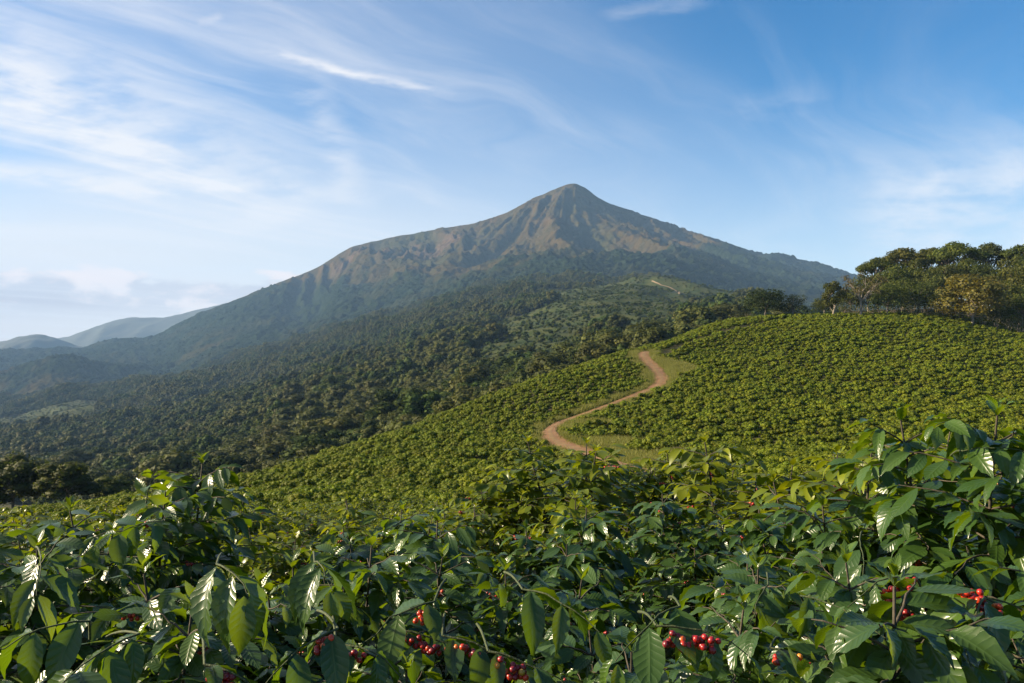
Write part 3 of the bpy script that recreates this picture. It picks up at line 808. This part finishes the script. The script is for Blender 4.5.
# ------------------------------------------------------------------ leafy sprays that reach toward the viewer, on their bushes
def spray(bush, px, py, Y, dirx, L, leaf, pairs_dir_down=.5, cherries=0, bright=.0, seed=0, droop=.4):
    """a side branch whose middle shows at the given place; child of its bush, with leaves and cherries of its own"""
    rg = np.random.default_rng(900 + seed); b = Bush(rg, leaf, T_HERO)
    c = np.array([(px - CX) / F * Y, Y, zpy(py, Y)]); d = unit(np.array(dirx, float))
    P = b.branch(c - d * L * .5, d, L, droop, bare=.12, step=.07, r0=.003, bright=bright, hang=pairs_dir_down)
    inv = np.array((bush.matrix_basis.inverted()))
    def loc(me):
        co = np.empty(len(me.vertices) * 3, np.float32); me.vertices.foreach_get('co', co); co = co.reshape(-1, 3)
        co = co @ inv[:3, :3].T + inv[:3, 3]; me.vertices.foreach_set('co', co.astype(np.float32).ravel()); me.update(); return me
    # carry the twig back into the bush
    bl = np.array(bush.location); back = c - d * L * .9; back = back + (np.array([bl[0], bl[1], c[2] - .12]) - back) * min(1, .25 / max(.01, np.hypot(*(bl[:2] - back[:2]))))
    root = P[0]; q = np.linspace(0, 1, 6)[:, None]
    b.lines.append((back[None] * (1 - q) + root[None] * q + np.array([0, 0, .01]) * np.sin(pi * q), np.linspace(.004, .003, 6)))
    br = obj('branch', loc(b.wood(b.lines, M_TWIG, 'branch')), bush)
    obj('foliage', loc(b.foliage('foliage', M_COFFEE)), br)
    for k in range(cherries):
        b.clusters.append((P[1 + k % 4] - np.array([0, .015, .022]) + rg.normal(size=3) * .006, unit(P[2] - P[1]), int(rg.integers(9, 15))))
        obj('cherry_cluster', loc(b.cherry(len(b.clusters) - 1, .0076)), br)


H = hero_obj
SPRAYS = [  # bush, column, row, distance, direction, length, leaf, hang, clusters, brightness
    (2, 232, 566, 1.85, (.5, -.5, .1), .16, .165, 1.3, 0, .25), (3, 322, 560, 2.3, (.3, -.6, .2), .2, .16, 1.0, 0, .05), (2, 300, 640, 1.8, (-.5, -.5, 0), .2, .15, .9, 1, 0),
    (4, 400, 605, 2.1, (-.6, -.5, .1), .22, .15, .8, 1, .1), (5, 492, 640, 2.0, (.9, -.2, .0), .26, .12, .4, 3, 0), (5, 560, 592, 2.0, (.8, -.5, .1), .22, .14, .6, 0, .12),
    (5, 440, 632, 2.1, (.9, -.1, 0), .22, .13, .5, 2, 0), (8, 650, 612, 1.8, (-.7, -.6, .1), .22, .15, 1.0, 0, .15), (8, 702, 622, 1.75, (.9, -.2, .15), .2, .11, .6, 3, .05),
    (15, 806, 650, 1.85, (.8, -.4, .1), .16, .12, .5, 2, 0), (13, 908, 600, 1.95, (.4, -.7, -.1), .24, .13, .5, 3, 0), (13, 918, 640, 1.85, (-.4, -.7, 0), .2, .14, .8, 1, .05),
    (14, 1003, 592, 1.9, (.9, -.3, .1), .22, .14, .6, 2, .05), (14, 975, 610, 1.8, (-.5, -.6, 0), .22, .15, 1.0, 0, .1), (9, 760, 590, 2.5, (-.4, -.7, .1), .24, .15, .7, 0, .1),
    (1, 40, 560, 2.6, (.4, -.7, .1), .24, .15, .9, 0, .1), (6, 95, 645, 1.75, (-.3, -.7, .1), .24, .155, .9, 0, .05), (6, 40, 620, 1.9, (-.6, -.5, .2), .22, .15, .9, 0, .1),
    (12, 955, 415, 3.2, (-.8, -.3, .5), .3, .15, .3, 0, .35), (12, 1005, 440, 3.1, (.7, -.4, .3), .3, .15, .6, 0, .25), (0, 150, 478, 3.8, (0.2, -.1, 1), .25, .12, .0, 0, .55),
    (11, 862, 545, 3.0, (-.3, -.8, .1), .3, .16, .9, 0, .08), (0, 130, 520, 3.5, (-.5, -.7, .2), .3, .15, .7, 0, .1), (4, 372, 645, 1.9, (.8, -.3, .1), .2, .12, .5, 2, 0), (2, 238, 668, 1.7, (.9, -.2, 0), .16, .11, .4, 2, 0), (5, 530, 655, 1.85, (.9, -.2, 0), .2, .12, .5, 2, 0), (13, 880, 575, 2.0, (-.8, -.3, .1), .2, .12, .5, 2, 0), (15, 840, 600, 2.1, (.6, -.6, .1), .22, .15, .9, 0, .08)]
for i, (b_, px, py, Y, d, L, lf, hang, ncl, br_) in enumerate(SPRAYS): spray(H[b_], px, py, Y, d, L, lf, hang, ncl, br_, i)

# ------------------------------------------------------------------ trees
def crown_mesh(name, blobs, n, size, mat, rg, shell=.55, core=0):
    """blobs: (centre, radius xyz); leaf-sized faces scattered through them, denser towards the outside"""
    vol = np.array([np.prod(b[1]) ** (2 / 3) for b in blobs]); cnt = np.maximum(8, (n * vol / vol.sum()).astype(int))
    O, Nn, T = [], [], []
    for (c, r), k in zip(blobs, cnt):
        d = unit(rg.normal(size=(k, 3))); q = (shell + (1 - shell) * rg.random(k)) * (1 + .16 * vnoise(d[:, 0] * 3 + c[0], d[:, 1] * 3 + d[:, 2] * 2.3, 1))
        O.append(np.asarray(c) + d * np.asarray(r) * q[:, None]); Nn.append(d + np.array([0, 0, .35]) + rg.normal(size=(k, 3)) * .30)
        T.append(np.clip(rg.beta(1.6, 2.4, k) * .9 + rg.normal() * .10, 0, 1))
    O, Nn, T = np.concatenate(O), np.concatenate(Nn), np.concatenate(T)
    Nn = unit(Nn); A = rg.normal(size=O.shape) + np.array([0, 0, -.25]); A = A - Nn * (A * Nn).sum(-1, keepdims=True) * .85; S = size * rg.uniform(.6, 1.35, len(O))
    O = O - unit(A) * (S * .5)[:, None]
    V, F_, uv, tt = leaves(O, A, Nn, S, T, T_CLUMP)
    if not core: return mesh(name, V, F_, mat, {'tint': tt})
    import bmesh                                                   # dense twiggy foliage inside each clump
    bm = bmesh.new(); bmesh.ops.create_icosphere(bm, subdivisions=core, radius=1)
    P = np.array([v.co[:] for v in bm.verts]); Q = np.array([[v.index for v in f.verts] for f in bm.faces]); bm.free()
    VV, FF, TT, k0 = [V], [], [tt], len(V)
    for c, r in blobs:
        q = .66 * (1 + .40 * vnoise(P[:, 0] * 2.6 + c[0], P[:, 1] * 2.6 + P[:, 2] * 2.1 + c[1], 2) + .14 * vnoise(P[:, 0] * 6 + c[1], P[:, 1] * 6 + P[:, 2] * 5, 4))
        VV.append(np.asarray(c) + P * np.asarray(r) * q[:, None]); FF.append(Q + k0); k0 += len(P); TT.append(np.full(len(P), rg.uniform(.2, .5)))
    return mesh(name, np.concatenate(VV), [F_, np.concatenate(FF)], mat, {'tint': np.concatenate(TT)})


def make_tree(kind, seed, n, size, mat, bark=None, h=10.0, core=0):
    """unit tree of height h: (trunk mesh, crown mesh)"""
    rg = np.random.default_rng(seed); lines, blobs = [], []
    def limb(a, b, r0, r1, sag=.0):
        k = 6; t = np.linspace(0, 1, k)[:, None]; P = np.asarray(a)[None] * (1 - t) + np.asarray(b)[None] * t
        P = P + rg.normal(size=(k, 3)) * .03 * np.linalg.norm(np.asarray(b) - a) * np.sin(pi * t); P[:, 2] += sag * np.sin(pi * t[:, 0])
        lines.append((P, np.linspace(r0, r1, k))); return P
    if kind == 'round':
        tz = h * .28; tr = limb((0, 0, -.5), (rg.normal() * .2, rg.normal() * .2, tz), .021 * h, .016 * h); top = tr[-1]
        for i in range(13):
            a = i * 2.4 + rg.uniform(-.4, .4); q = (i + .5) / 13; rr = h * .34 * math.sqrt(max(.0, 1 - (q * 1.02 - .25) ** 2 * 1.35)) * rg.uniform(.6, 1.0)
            c = np.array([math.cos(a) * rr, math.sin(a) * rr, h * (.30 + .55 * q) + rg.normal() * .2]); s = h * rg.uniform(.14, .21)
            limb(top, c, .010 * h, .003 * h, .3); blobs.append((c, np.array([s * 1.1, s * 1.1, s * .85])))
        blobs.append((np.array([0, 0, h * .62]), np.array([h * .2, h * .2, h * .2])))
    elif kind == 'umbrella':
        tz = h * .5; tr = limb((0, 0, -.5), (rg.normal() * .4, rg.normal() * .4, tz), .020 * h, .014 * h); top = tr[-1]
        for i in range(24):
            a = i * 2.4 + rg.uniform(-.3, .3); rr = h * .40 * math.sqrt((i + .4) / 24)
            c = np.array([math.cos(a) * rr, math.sin(a) * rr, h * (.95 - .20 * (rr / (h * .4)) ** 2) + rg.normal() * .15]); s = h * rg.uniform(.075, .125)
            limb(top, c - np.array([0, 0, .3]), .011 * h, .003 * h, .5); blobs.append((c, np.array([s * 1.3, s * 1.3, s * .6])))
        for i in range(9):
            a = rg.uniform(0, 2 * pi); c = np.array([math.cos(a) * h * .25, math.sin(a) * h * .25, h * rg.uniform(.45, .8)]); limb(top * .9, c, .008 * h, .003 * h); blobs.append((c, np.array([1, 1, .6]) * h * .085))
    elif kind == 'sparse':
        tz = h * .38; tr = limb((0, 0, -.5), (.1, 0, tz), .026 * h, .020 * h); top = tr[-1]
        for i in range(9):
            a = i * 2.4 + rg.uniform(-.3, .3); q = (i + .5) / 9; rr = h * .36 * math.sin(.5 + q * 2.0) * rg.uniform(.7, 1.1)
            c = np.array([math.cos(a) * rr, math.sin(a) * rr, h * (.5 + .46 * q)]); P = limb(top, c, .013 * h, .004 * h, .2)
            for j in range(3):
                e = c + unit(rg.normal(size=3) + unit(c - top)) * h * .13; limb(P[3], e, .005 * h, .0015 * h); blobs.append((e, np.ones(3) * h * .085))
    elif kind == 'slender':
        tz = h * .40; tr = limb((0, 0, -.5), (.1, .1, h * .9), .022 * h, .006 * h)
        for i in range(10):
            a = i * 2.4; q = (i + .5) / 10; rr = h * .20 * math.sin(.6 + q * 2.2) * rg.uniform(.6, 1.0)
            c = np.array([math.cos(a) * rr, math.sin(a) * rr, h * (.38 + .56 * q)]); limb(tr[min(5, int(1 + q * 4))], c, .007 * h, .003 * h); blobs.append((c, np.ones(3) * h * rg.uniform(.09, .13)))
    elif kind == 'shrub':
        for i in range(8):
            a = i * 2.4; rr = h * .4 * math.sqrt((i + .3) / 8); c = np.array([math.cos(a) * rr, math.sin(a) * rr, h * rg.uniform(.35, .7)])
            limb((0, 0, -.2), c, .02 * h, .008 * h); blobs.append((c, np.ones(3) * h * rg.uniform(.22, .32)))
    V, Q = tubes(lines, 6)
    return mesh('trunk', V, Q, bark or M_BARK), crown_mesh('crown', blobs, n, size, mat, rg, core=core)


def place_tree(tree, name, x, Y, h, label, cat='tree', group=None, w=1.0, z=None):
    z = float(ground_z(x, Y)) if z is None else z
    t = thing(name, label, cat, group, (x, Y, z), rng.uniform(0, 2 * pi), (h / 10 * w, h / 10 * w, h / 10))
    for nm, me in zip(('trunk', 'crown'), tree):
        o = bpy.data.objects.new(nm, me); o.parent = t; COL.objects.link(o)
    return t


def at_px(px, Y): return (px - CX) / F * Y


def tree_px(tree, name, px, Y, top, label, width=None, kind_w=.78, **kw):
    x = at_px(px, Y); zg = float(ground_z(x, Y)); h = zpy(top, Y) - zg
    w = 1.0 if width is None else (width / F * Y) / (kind_w * h)
    return place_tree(tree, name, x, Y, h, label, w=w, **kw)


g_hill = 'trees along the crest of the planted hill'
tree_px(make_tree('round', 1, 5200, .34, M_TREE_DARK), 'broad_tree', 765, 214, 285, 'dark broad rounded tree alone at the left end of the hill crest', 42, group=g_hill)
tree_px(make_tree('round', 2, 3000, .30, M_TREE_DARK), 'broad_tree', 793, 216, 291, 'small round tree just right of the dark broad one on the crest', 25, group=g_hill)
tree_px(make_tree('slender', 3, 3200, .34, M_TREE_OLIVE, M_BARK_PALE), 'slender_tree', 833, 206, 281, 'upright olive brown tree with a pale trunk left of the bare tree', 26, .52, group=g_hill)
tree_px(make_tree('sparse', 4, 1500, .30, M_TREE_BROWN, M_BARK_PALE), 'sparse_tree', 861, 204, 276, 'thin brownish tree with pale forking branches on the crest', 42, .9, group=g_hill)
tree_px(make_tree('round', 5, 5000, .34, M_TREE), 'broad_tree', 887, 207, 281, 'dark green tree with a short pale trunk right of the bare tree', 36, group=g_hill)
tree_px(make_tree('round', 6, 6500, .36, M_TREE_GOLD, M_BARK_PALE), 'golden_tree', 971, 198, 271, 'large golden green tree with a pale trunk in front of the wood', 60, group=g_hill)
tree_px(make_tree('round', 7, 3200, .32, M_TREE_OLIVE, M_BARK_PALE), 'olive_tree', 943, 203, 288, 'smaller olive tree with a pale trunk left of the golden tree', 34, group=g_hill)
tree_px(make_tree('round', 8, 3200, .34, M_TREE), 'broad_tree', 917, 207, 280, 'mid green tree midway between the bare tree and the golden tree', 34, group=g_hill)
g_um = 'tall umbrella shaped trees over the hilltop wood'
UM = [make_tree('umbrella', 20 + i, 6000, .32, M_TREE_OLIVE if i % 2 else M_GROVE) for i in range(3)]
for i, (px, Y, top, wd, lab) in enumerate([(878, 240, 258, 38, 'umbrella crowned tree at the left end of the hilltop wood'), (903, 246, 248, 44, 'wide umbrella crowned tree, second from the left in the hilltop wood'),
                                           (930, 256, 246.5, 30, 'small topped umbrella tree between the two widest in the hilltop wood'), (955, 250, 242.5, 52, 'widest umbrella crowned tree at the top of the hilltop wood'),
                                           (988, 252, 242.5, 34, 'umbrella tree with see-through crown right of the widest one'), (1026, 246, 243, 46, 'umbrella crowned tree cut by the right edge of the photo')]):
    tree_px(UM[i % 3], 'umbrella_tree', px, Y, top, lab, wd, .82, group=g_um)
RT = [make_tree('round', 30 + i, 5200, .36, (M_GROVE, M_TREE_OLIVE, M_GROVE)[i % 3]) for i in range(4)]
g_w = 'rounded trees filling the hilltop wood'
for i, (px, Y, top, wd) in enumerate([(850, 236, 288, 30), (868, 232, 272, 34), (888, 230, 266, 34), (905, 234, 262, 38), (926, 228, 264, 36), (944, 232, 262, 36), (962, 236, 257, 38), (982, 230, 262, 36), (1000, 226, 266, 38), (1016, 222, 263, 44),
                                      (1034, 215, 256, 48), (1000, 208, 279, 40), (1022, 204, 284, 40), (936, 218, 272, 30), (902, 220, 276, 32), (1050, 206, 262, 46), (1074, 220, 258, 50), (915, 240, 256, 34), (972, 242, 254, 34), (1100, 210, 270, 50), (825, 240, 296, 26), (1010, 240, 254, 34), (1040, 232, 250, 40)]):
    tree_px(RT[i % 4], 'broad_tree', px, Y, top, 'rounded dark green tree packed into the wood on the hilltop', wd, group=g_w)
SH = [make_tree('shrub', 40 + i, 900, .35, (M_GROVE, M_TREE_OLIVE)[i % 2], h=10) for i in range(2)]
for px, Y, top, wd in [(735, 222, 312, 20), (748, 219, 308, 16), (780, 219, 306, 14), (808, 215, 303, 18), (820, 213, 300, 18), (845, 212, 303, 20), (872, 209, 306, 18), (898, 207, 309, 14), (908, 206, 310, 12), (918, 205, 310, 12), (928, 204, 311, 12), (936, 203, 312, 12), (950, 203, 313, 14),
                       (960, 202, 314, 14), (984, 199, 316, 16), (996, 197, 314, 20), (1008, 195, 314, 20), (1020, 193, 316, 22), (1034, 192, 316, 24), (722, 224, 318, 16), (706, 222, 326, 14)]:
    tree_px(SH[int(px) % 2], 'shrub', px, Y, top - (3.5 if px > 840 else 0), 'low dark shrub along the crest at the foot of the trees', wd, 1.25, cat='shrub', group='shrubs along the hill crest')

for k in range(15):
    px = 846 + k * 16 + rng.uniform(-4, 4)
    tree_px(SH[k % 2], 'shrub', px, 214 - max(0, px - 930) * .08 + rng.uniform(-2, 2), 301 + rng.uniform(-5, 3), 'tall dark shrub filling the gap under the hilltop wood', 24, 1.25, cat='shrub', group='undergrowth of the hilltop wood')

g_l = 'larger trees below the left edge of the coffee'
LT = [make_tree('round', 50 + i, 4200, .42, m_, core=2) for i, m_ in enumerate((M_GROVE, M_GROVE))]
for px, Y, top, wd, k, lab in [(14, 118, 452, 64, 0, 'big green tree at the left edge just beyond the near coffee'), (66, 114, 459, 58, 1, 'dark green tree right of the big one at the left edge, beyond the near coffee'), 
                               (112, 124, 474, 40, 0, 'lower tree, third from the left beyond the near coffee')]:
    tree_px(LT[k], 'broad_tree', px, Y, top, lab, wd, group=g_l)

# forest on the slope: the nearest trees singly, the rest of the wood as one mass
FT = [make_tree('round', 60 + i, 3600, .62, m_, core=2) for i, m_ in enumerate((M_FOREST, M_FOREST, M_TREE_OLIVE, M_TREE, M_TREE_OLIVE))]
FLAB = ['rounded dark green tree in the forest on the valley side', 'rounded dark green tree in the forest on the valley side', 'olive coloured tree in the forest on the valley side', 'deep green tree in the forest on the valley side', 'olive coloured tree in the forest on the valley side']
FGRP = ['dark green trees of the valley forest', 'dark green trees of the valley forest', 'olive trees of the valley forest', 'deep green trees of the valley forest', 'olive trees of the valley forest']


def line_of_sight(x, Y, z):
    """row by which the nearer ground hides what stands at (x, Y)"""
    q = np.linspace(.05, .97, 60)[:, None]; xs, Ys = x[None] * q, Y[None] * q
    zz = ground_z(xs, Ys) + 1.3 * is_near(xs, Ys); return (CY - F * zz / Ys).min(0)


def jitter_grid(y0, y1, sp, grow, px0, px1):
    out = []; Y = y0
    while Y < y1:
        s = sp * (1 + grow * (Y - y0)); xs = np.arange(at_px(px0, Y), at_px(px1, Y), s)
        out.append(np.stack([xs + rng.uniform(-.42, .42, len(xs)) * s, np.full(len(xs), Y) + rng.uniform(-.42, .42, len(xs)) * s], -1)); Y += s
    return np.concatenate(out)


PT = jitter_grid(135, 2600, 6.4, .00012, -190, 860)
nearv = is_near(PT[:, 0], PT[:, 1]); PT = PT[nearv < .25]
fld = field(PT[:, 0], PT[:, 1]); pxs = CX + F * PT[:, 0] / PT[:, 1]
zg = ground_z(PT[:, 0], PT[:, 1])
ht = (8.0 + 6.0 * fbm(PT[:, 0] / 55, PT[:, 1] / 55, 3, 4) + rng.normal(size=len(PT)) * 2.1).clip(3.5, 15)
em = rng.random(len(PT)) < .16; ht = np.where(em, ht * 1.15 + 3.2, ht * .92)
ht = np.where(fld > .5, np.where(rng.random(len(PT)) < .2, rng.uniform(4, 8, len(PT)), rng.uniform(1.4, 3.0, len(PT))), ht)
d_tr = np.minimum(dist_to(FAR_TRACKS[0], PT[:, 0], PT[:, 1]), dist_to(FAR_TRACKS[1], PT[:, 0], PT[:, 1]))
keep = (d_tr > 9) & ~((fld > .5) & (rng.random(len(PT)) < .25))
PT, fld, zg, ht, pxs = PT[keep], fld[keep], zg[keep], ht[keep], pxs[keep]
los = line_of_sight(PT[:, 0], PT[:, 1], zg + ht); top_row = CY - F * (zg + ht) / PT[:, 1]
seen = (top_row < los - 3) & (pxs > -20) & (pxs < 830) & (fld < .5)
size_px = ht / PT[:, 1] * F
order = np.argsort(-np.where(seen, size_px, 0)); single = order[:235]
brownish = fbm(PT[:, 0] / 90, PT[:, 1] / 90, 2, 2)
kindi = np.where(brownish + rng.normal(size=len(PT)) * .12 > .52, 4, np.where(brownish + rng.normal(size=len(PT)) * .15 > .12, 2, rng.integers(0, 4, len(PT))))
for i in single:
    k = int(kindi[i]); place_tree(FT[k], 'forest_tree', PT[i, 0], PT[i, 1], ht[i], FLAB[k], group=FGRP[k], w=rng.uniform(1.1, 1.55), z=zg[i] - .3)
mask = np.ones(len(PT), bool); mask[single] = False


def scatter(name, P, rz, s, vi, variants, kind_label=None):
    me = bpy.data.meshes.new(name); me.vertices.add(len(P)); me.vertices.foreach_set('co', np.asarray(P, np.float32).ravel())
    for k, t, v in (('rz', 'FLOAT', rz), ('sc', 'FLOAT', s), ('vi', 'INT', vi)):
        a = me.attributes.new(k, t, 'POINT'); a.data.foreach_set('value', np.asarray(v, np.int32 if t == 'INT' else np.float32))
    o = obj(name, me); tag(o, kind='stuff')
    coll = bpy.data.collections.new(name + '_kinds')
    for i, m_ in enumerate(variants): coll.objects.link(bpy.data.objects.new(f'{name}_kind_{i:02d}', m_))
    ng = bpy.data.node_groups.new(name, 'GeometryNodeTree')
    ng.interface.new_socket('Geometry', in_out='INPUT', socket_type='NodeSocketGeometry'); ng.interface.new_socket('Geometry', in_out='OUTPUT', socket_type='NodeSocketGeometry')
    N, L = ng.nodes, ng.links
    gi, go = N.new('NodeGroupInput'), N.new('NodeGroupOutput')
    mp = N.new('GeometryNodeMeshToPoints'); ip = N.new('GeometryNodeInstanceOnPoints'); ci = N.new('GeometryNodeCollectionInfo')
    ci.inputs['Collection'].default_value = coll; ci.inputs['Separate Children'].default_value = True; ci.inputs['Reset Children'].default_value = True
    def na(nm, dt):
        n = N.new('GeometryNodeInputNamedAttribute'); n.data_type = dt; n.inputs['Name'].default_value = nm
        return next(s for s in n.outputs if s.enabled and s.name == 'Attribute')
    cb = N.new('ShaderNodeCombineXYZ'); L.new(na('rz', 'FLOAT'), cb.inputs[2])
    L.new(gi.outputs[0], mp.inputs[0]); L.new(mp.outputs[0], ip.inputs['Points']); L.new(ci.outputs[0], ip.inputs['Instance'])
    ip.inputs['Pick Instance'].default_value = True; L.new(na('vi', 'INT'), ip.inputs['Instance Index'])
    L.new(cb.outputs[0], ip.inputs['Rotation']); L.new(na('sc', 'FLOAT'), ip.inputs['Scale']); L.new(ip.outputs[0], go.inputs[0])
    md = o.modifiers.new('scatter', 'NODES'); md.node_group = ng
    return o


def joined_tree(kind, seed, n, size, mat):
    return make_tree(kind, seed, n, size, mat, core=2 if kind == 'round' else 1)[1]


FAR_V = [joined_tree('round', 80 + i, 1000, .85, m_) for i, m_ in enumerate((M_FOREST, M_FOREST, M_TREE_OLIVE, M_TREE, M_TREE_OLIVE))]
FAR_V += [joined_tree('shrub', 90 + i, 200, 2.0, (M_FOREST, M_GROVE)[i]) for i in range(2)]
idx = np.where(mask)[0]
vi = np.where(fld[idx] > .5, 5 + (idx % 2), kindi[idx])
fo_ = scatter('forest', np.stack([PT[idx, 0], PT[idx, 1], zg[idx] - .4], -1), rng.uniform(0, 6.28, len(idx)), (ht[idx] / 10) ** .7 * rng.uniform(.95, 1.4, len(idx)) * np.where(fld[idx] > .5, .55, 1.0), vi, FAR_V)
tag(fo_, 'dense green forest covering the slope between the planted hill and the mountain', 'forest')

# ------------------------------------------------------------------ the plantation on the hill: thousands of clipped shrubs in rows
def plantation():
    sp, row = .80, 1.95
    V_, U_ = np.meshgrid(np.arange(-30, 300, row), np.arange(-150, 260, sp), indexing='ij')
    V_ = V_ + rng.normal(size=V_.shape) * .12; U_ = U_ + rng.uniform(-.35, .35, U_.shape)
    c, s = math.cos(.16), math.sin(.16)
    x = U_ * c + V_ * s * .6; Y = V_ - U_ * s * .9 + 2.2 * np.sin(U_ / 21)
    x, Y = x.ravel(), Y.ravel(); ok = (Y > 20) & (Y < 262); x, Y = x[ok], Y[ok]; px = CX + F * x / Y
    ok = (px > -130) & (px < 1170) & ((Y > last_Y - .5)); x, Y, px = x[ok], Y[ok], px[ok]
    nr = is_near(x, Y); lim = np.interp(px, [-130, 230, 340, 450, 640, 700, 760, 840, 930, 1024, 1170], [78, 104, 128, 150, 186, 212, 218, 216, 212, 209, 206])
    gr = grassy(x, Y); dt = dist_to(TRACK, x, Y); gap = dist_to(ROWGAP, x, Y)
    hole = fbm(x / 9, Y / 9, 2, 5) + rng.normal(size=len(x)) * .12
    ok = (nr > .6) & (Y < lim) & (gr < .6) & (dt > np.where((Y > 96) & (Y < 122), 1.5, 2.3)) & (gap > 1.7) & (hole > -.95); x, Y = x[ok], Y[ok]
    z = ground_z(x, Y)
    sc_ = (.80 + .20 * fbm(x / 14, Y / 14, 2, 3) + rng.normal(size=len(x)) * .15).clip(.45, 1.4)
    print('plantation shrubs', len(x))
    return np.stack([x, Y, z], -1), sc_


def clipped_shrub(seed, n, size):
    rg = np.random.default_rng(seed); blobs = []
    for i in range(7):
        a = i * 2.4; rr = .52 * math.sqrt((i + .2) / 7); blobs.append((np.array([math.cos(a) * rr, math.sin(a) * rr, rg.uniform(.5, .82)]), np.array([.42, .42, .30]) * rg.uniform(.8, 1.15)))
    blobs.append((np.array([0, 0, .3]), np.array([.6, .6, .34])))
    return crown_mesh('shrub', blobs, n, size, M_COFFEE_FAR, rg, .5, core=1)


P_, s_ = plantation()
SV = [clipped_shrub(300 + i, 640, .115) for i in range(6)]
po = scatter('coffee_shrubbery', P_, rng.uniform(0, 6.28, len(P_)), s_, rng.integers(0, 6, len(P_)), SV)
tag(po, 'thousands of low clipped coffee shrubs in rows over the rounded hill', 'plantation')

# grass along the track
def grass():
    x, Y = rng.uniform(-5, 45, 110000), rng.uniform(60, 200, 110000)
    g_ = grassy(x, Y); dt = dist_to(TRACK, x, Y); ok = (g_ > .3) & (dt > 1.7) & (is_near(x, Y) > .5); x, Y = x[ok][:16000], Y[ok][:16000]
    rg = np.random.default_rng(4); vs_ = []
    for k in range(3):
        n = 46; O = np.stack([rg.normal(size=n) * .22, rg.normal(size=n) * .22, np.full(n, -.02)], -1); A = rg.normal(size=(n, 3)) * .45 + np.array([0, 0, 1.0])
        V, F_, uv, t = leaves(O, A, rg.normal(size=(n, 3)), rg.uniform(.16, .42, n), rg.random(n), (np.array([[0, .03, 0], [0, -.03, 0], [1, -.005, -.1], [1, .005, -.1]], float), np.array([[0, 1, 2, 3]]), np.zeros((4, 2))))
        vs_.append(mesh('tuft', V, F_, M_GRASS, {'tint': t}))
    o = scatter('grass', np.stack([x, Y, ground_z(x, Y)], -1), rng.uniform(0, 6.28, len(x)), rng.uniform(.8, 2.1, len(x)), rng.integers(0, 3, len(x)), vs_)
    tag(o, 'rough pale grass on the verges of the dirt track', 'grass')


M_GRASS = leaf_material("verge_grass", (.09, .12, .02), (.24, .22, .06), (.2, .22, .03), .3, .6, .2, False, .25, .03)
grass()

# ------------------------------------------------------------------ the air
def haze():
    x0, x1, y0, y1, z0, z1 = -10200, 10200, -9600, 9900, -640, 905
    V = [(x, y, z) for z in (z0, z1) for y in (y0, y1) for x in (x0, x1)]
    Fq = np.array([[0, 2, 3, 1], [4, 5, 7, 6], [0, 1, 5, 4], [2, 6, 7, 3], [0, 4, 6, 2], [1, 3, 7, 5]])
    m, g, p = new_mat("haze"); m.node_tree.nodes.remove(p)
    v = g.node('ShaderNodeVolumePrincipled', {'Color': (.36, .62, 1.0, 1), 'Density': HAZE_DENSITY, 'Anisotropy': .0})
    m.node_tree.links.new(v.outputs[0], m.node_tree.nodes['Material Output'].inputs['Volume'])
    tag(obj('haze', mesh('haze', V, Fq, m, smooth=False)), kind='stuff')


haze()
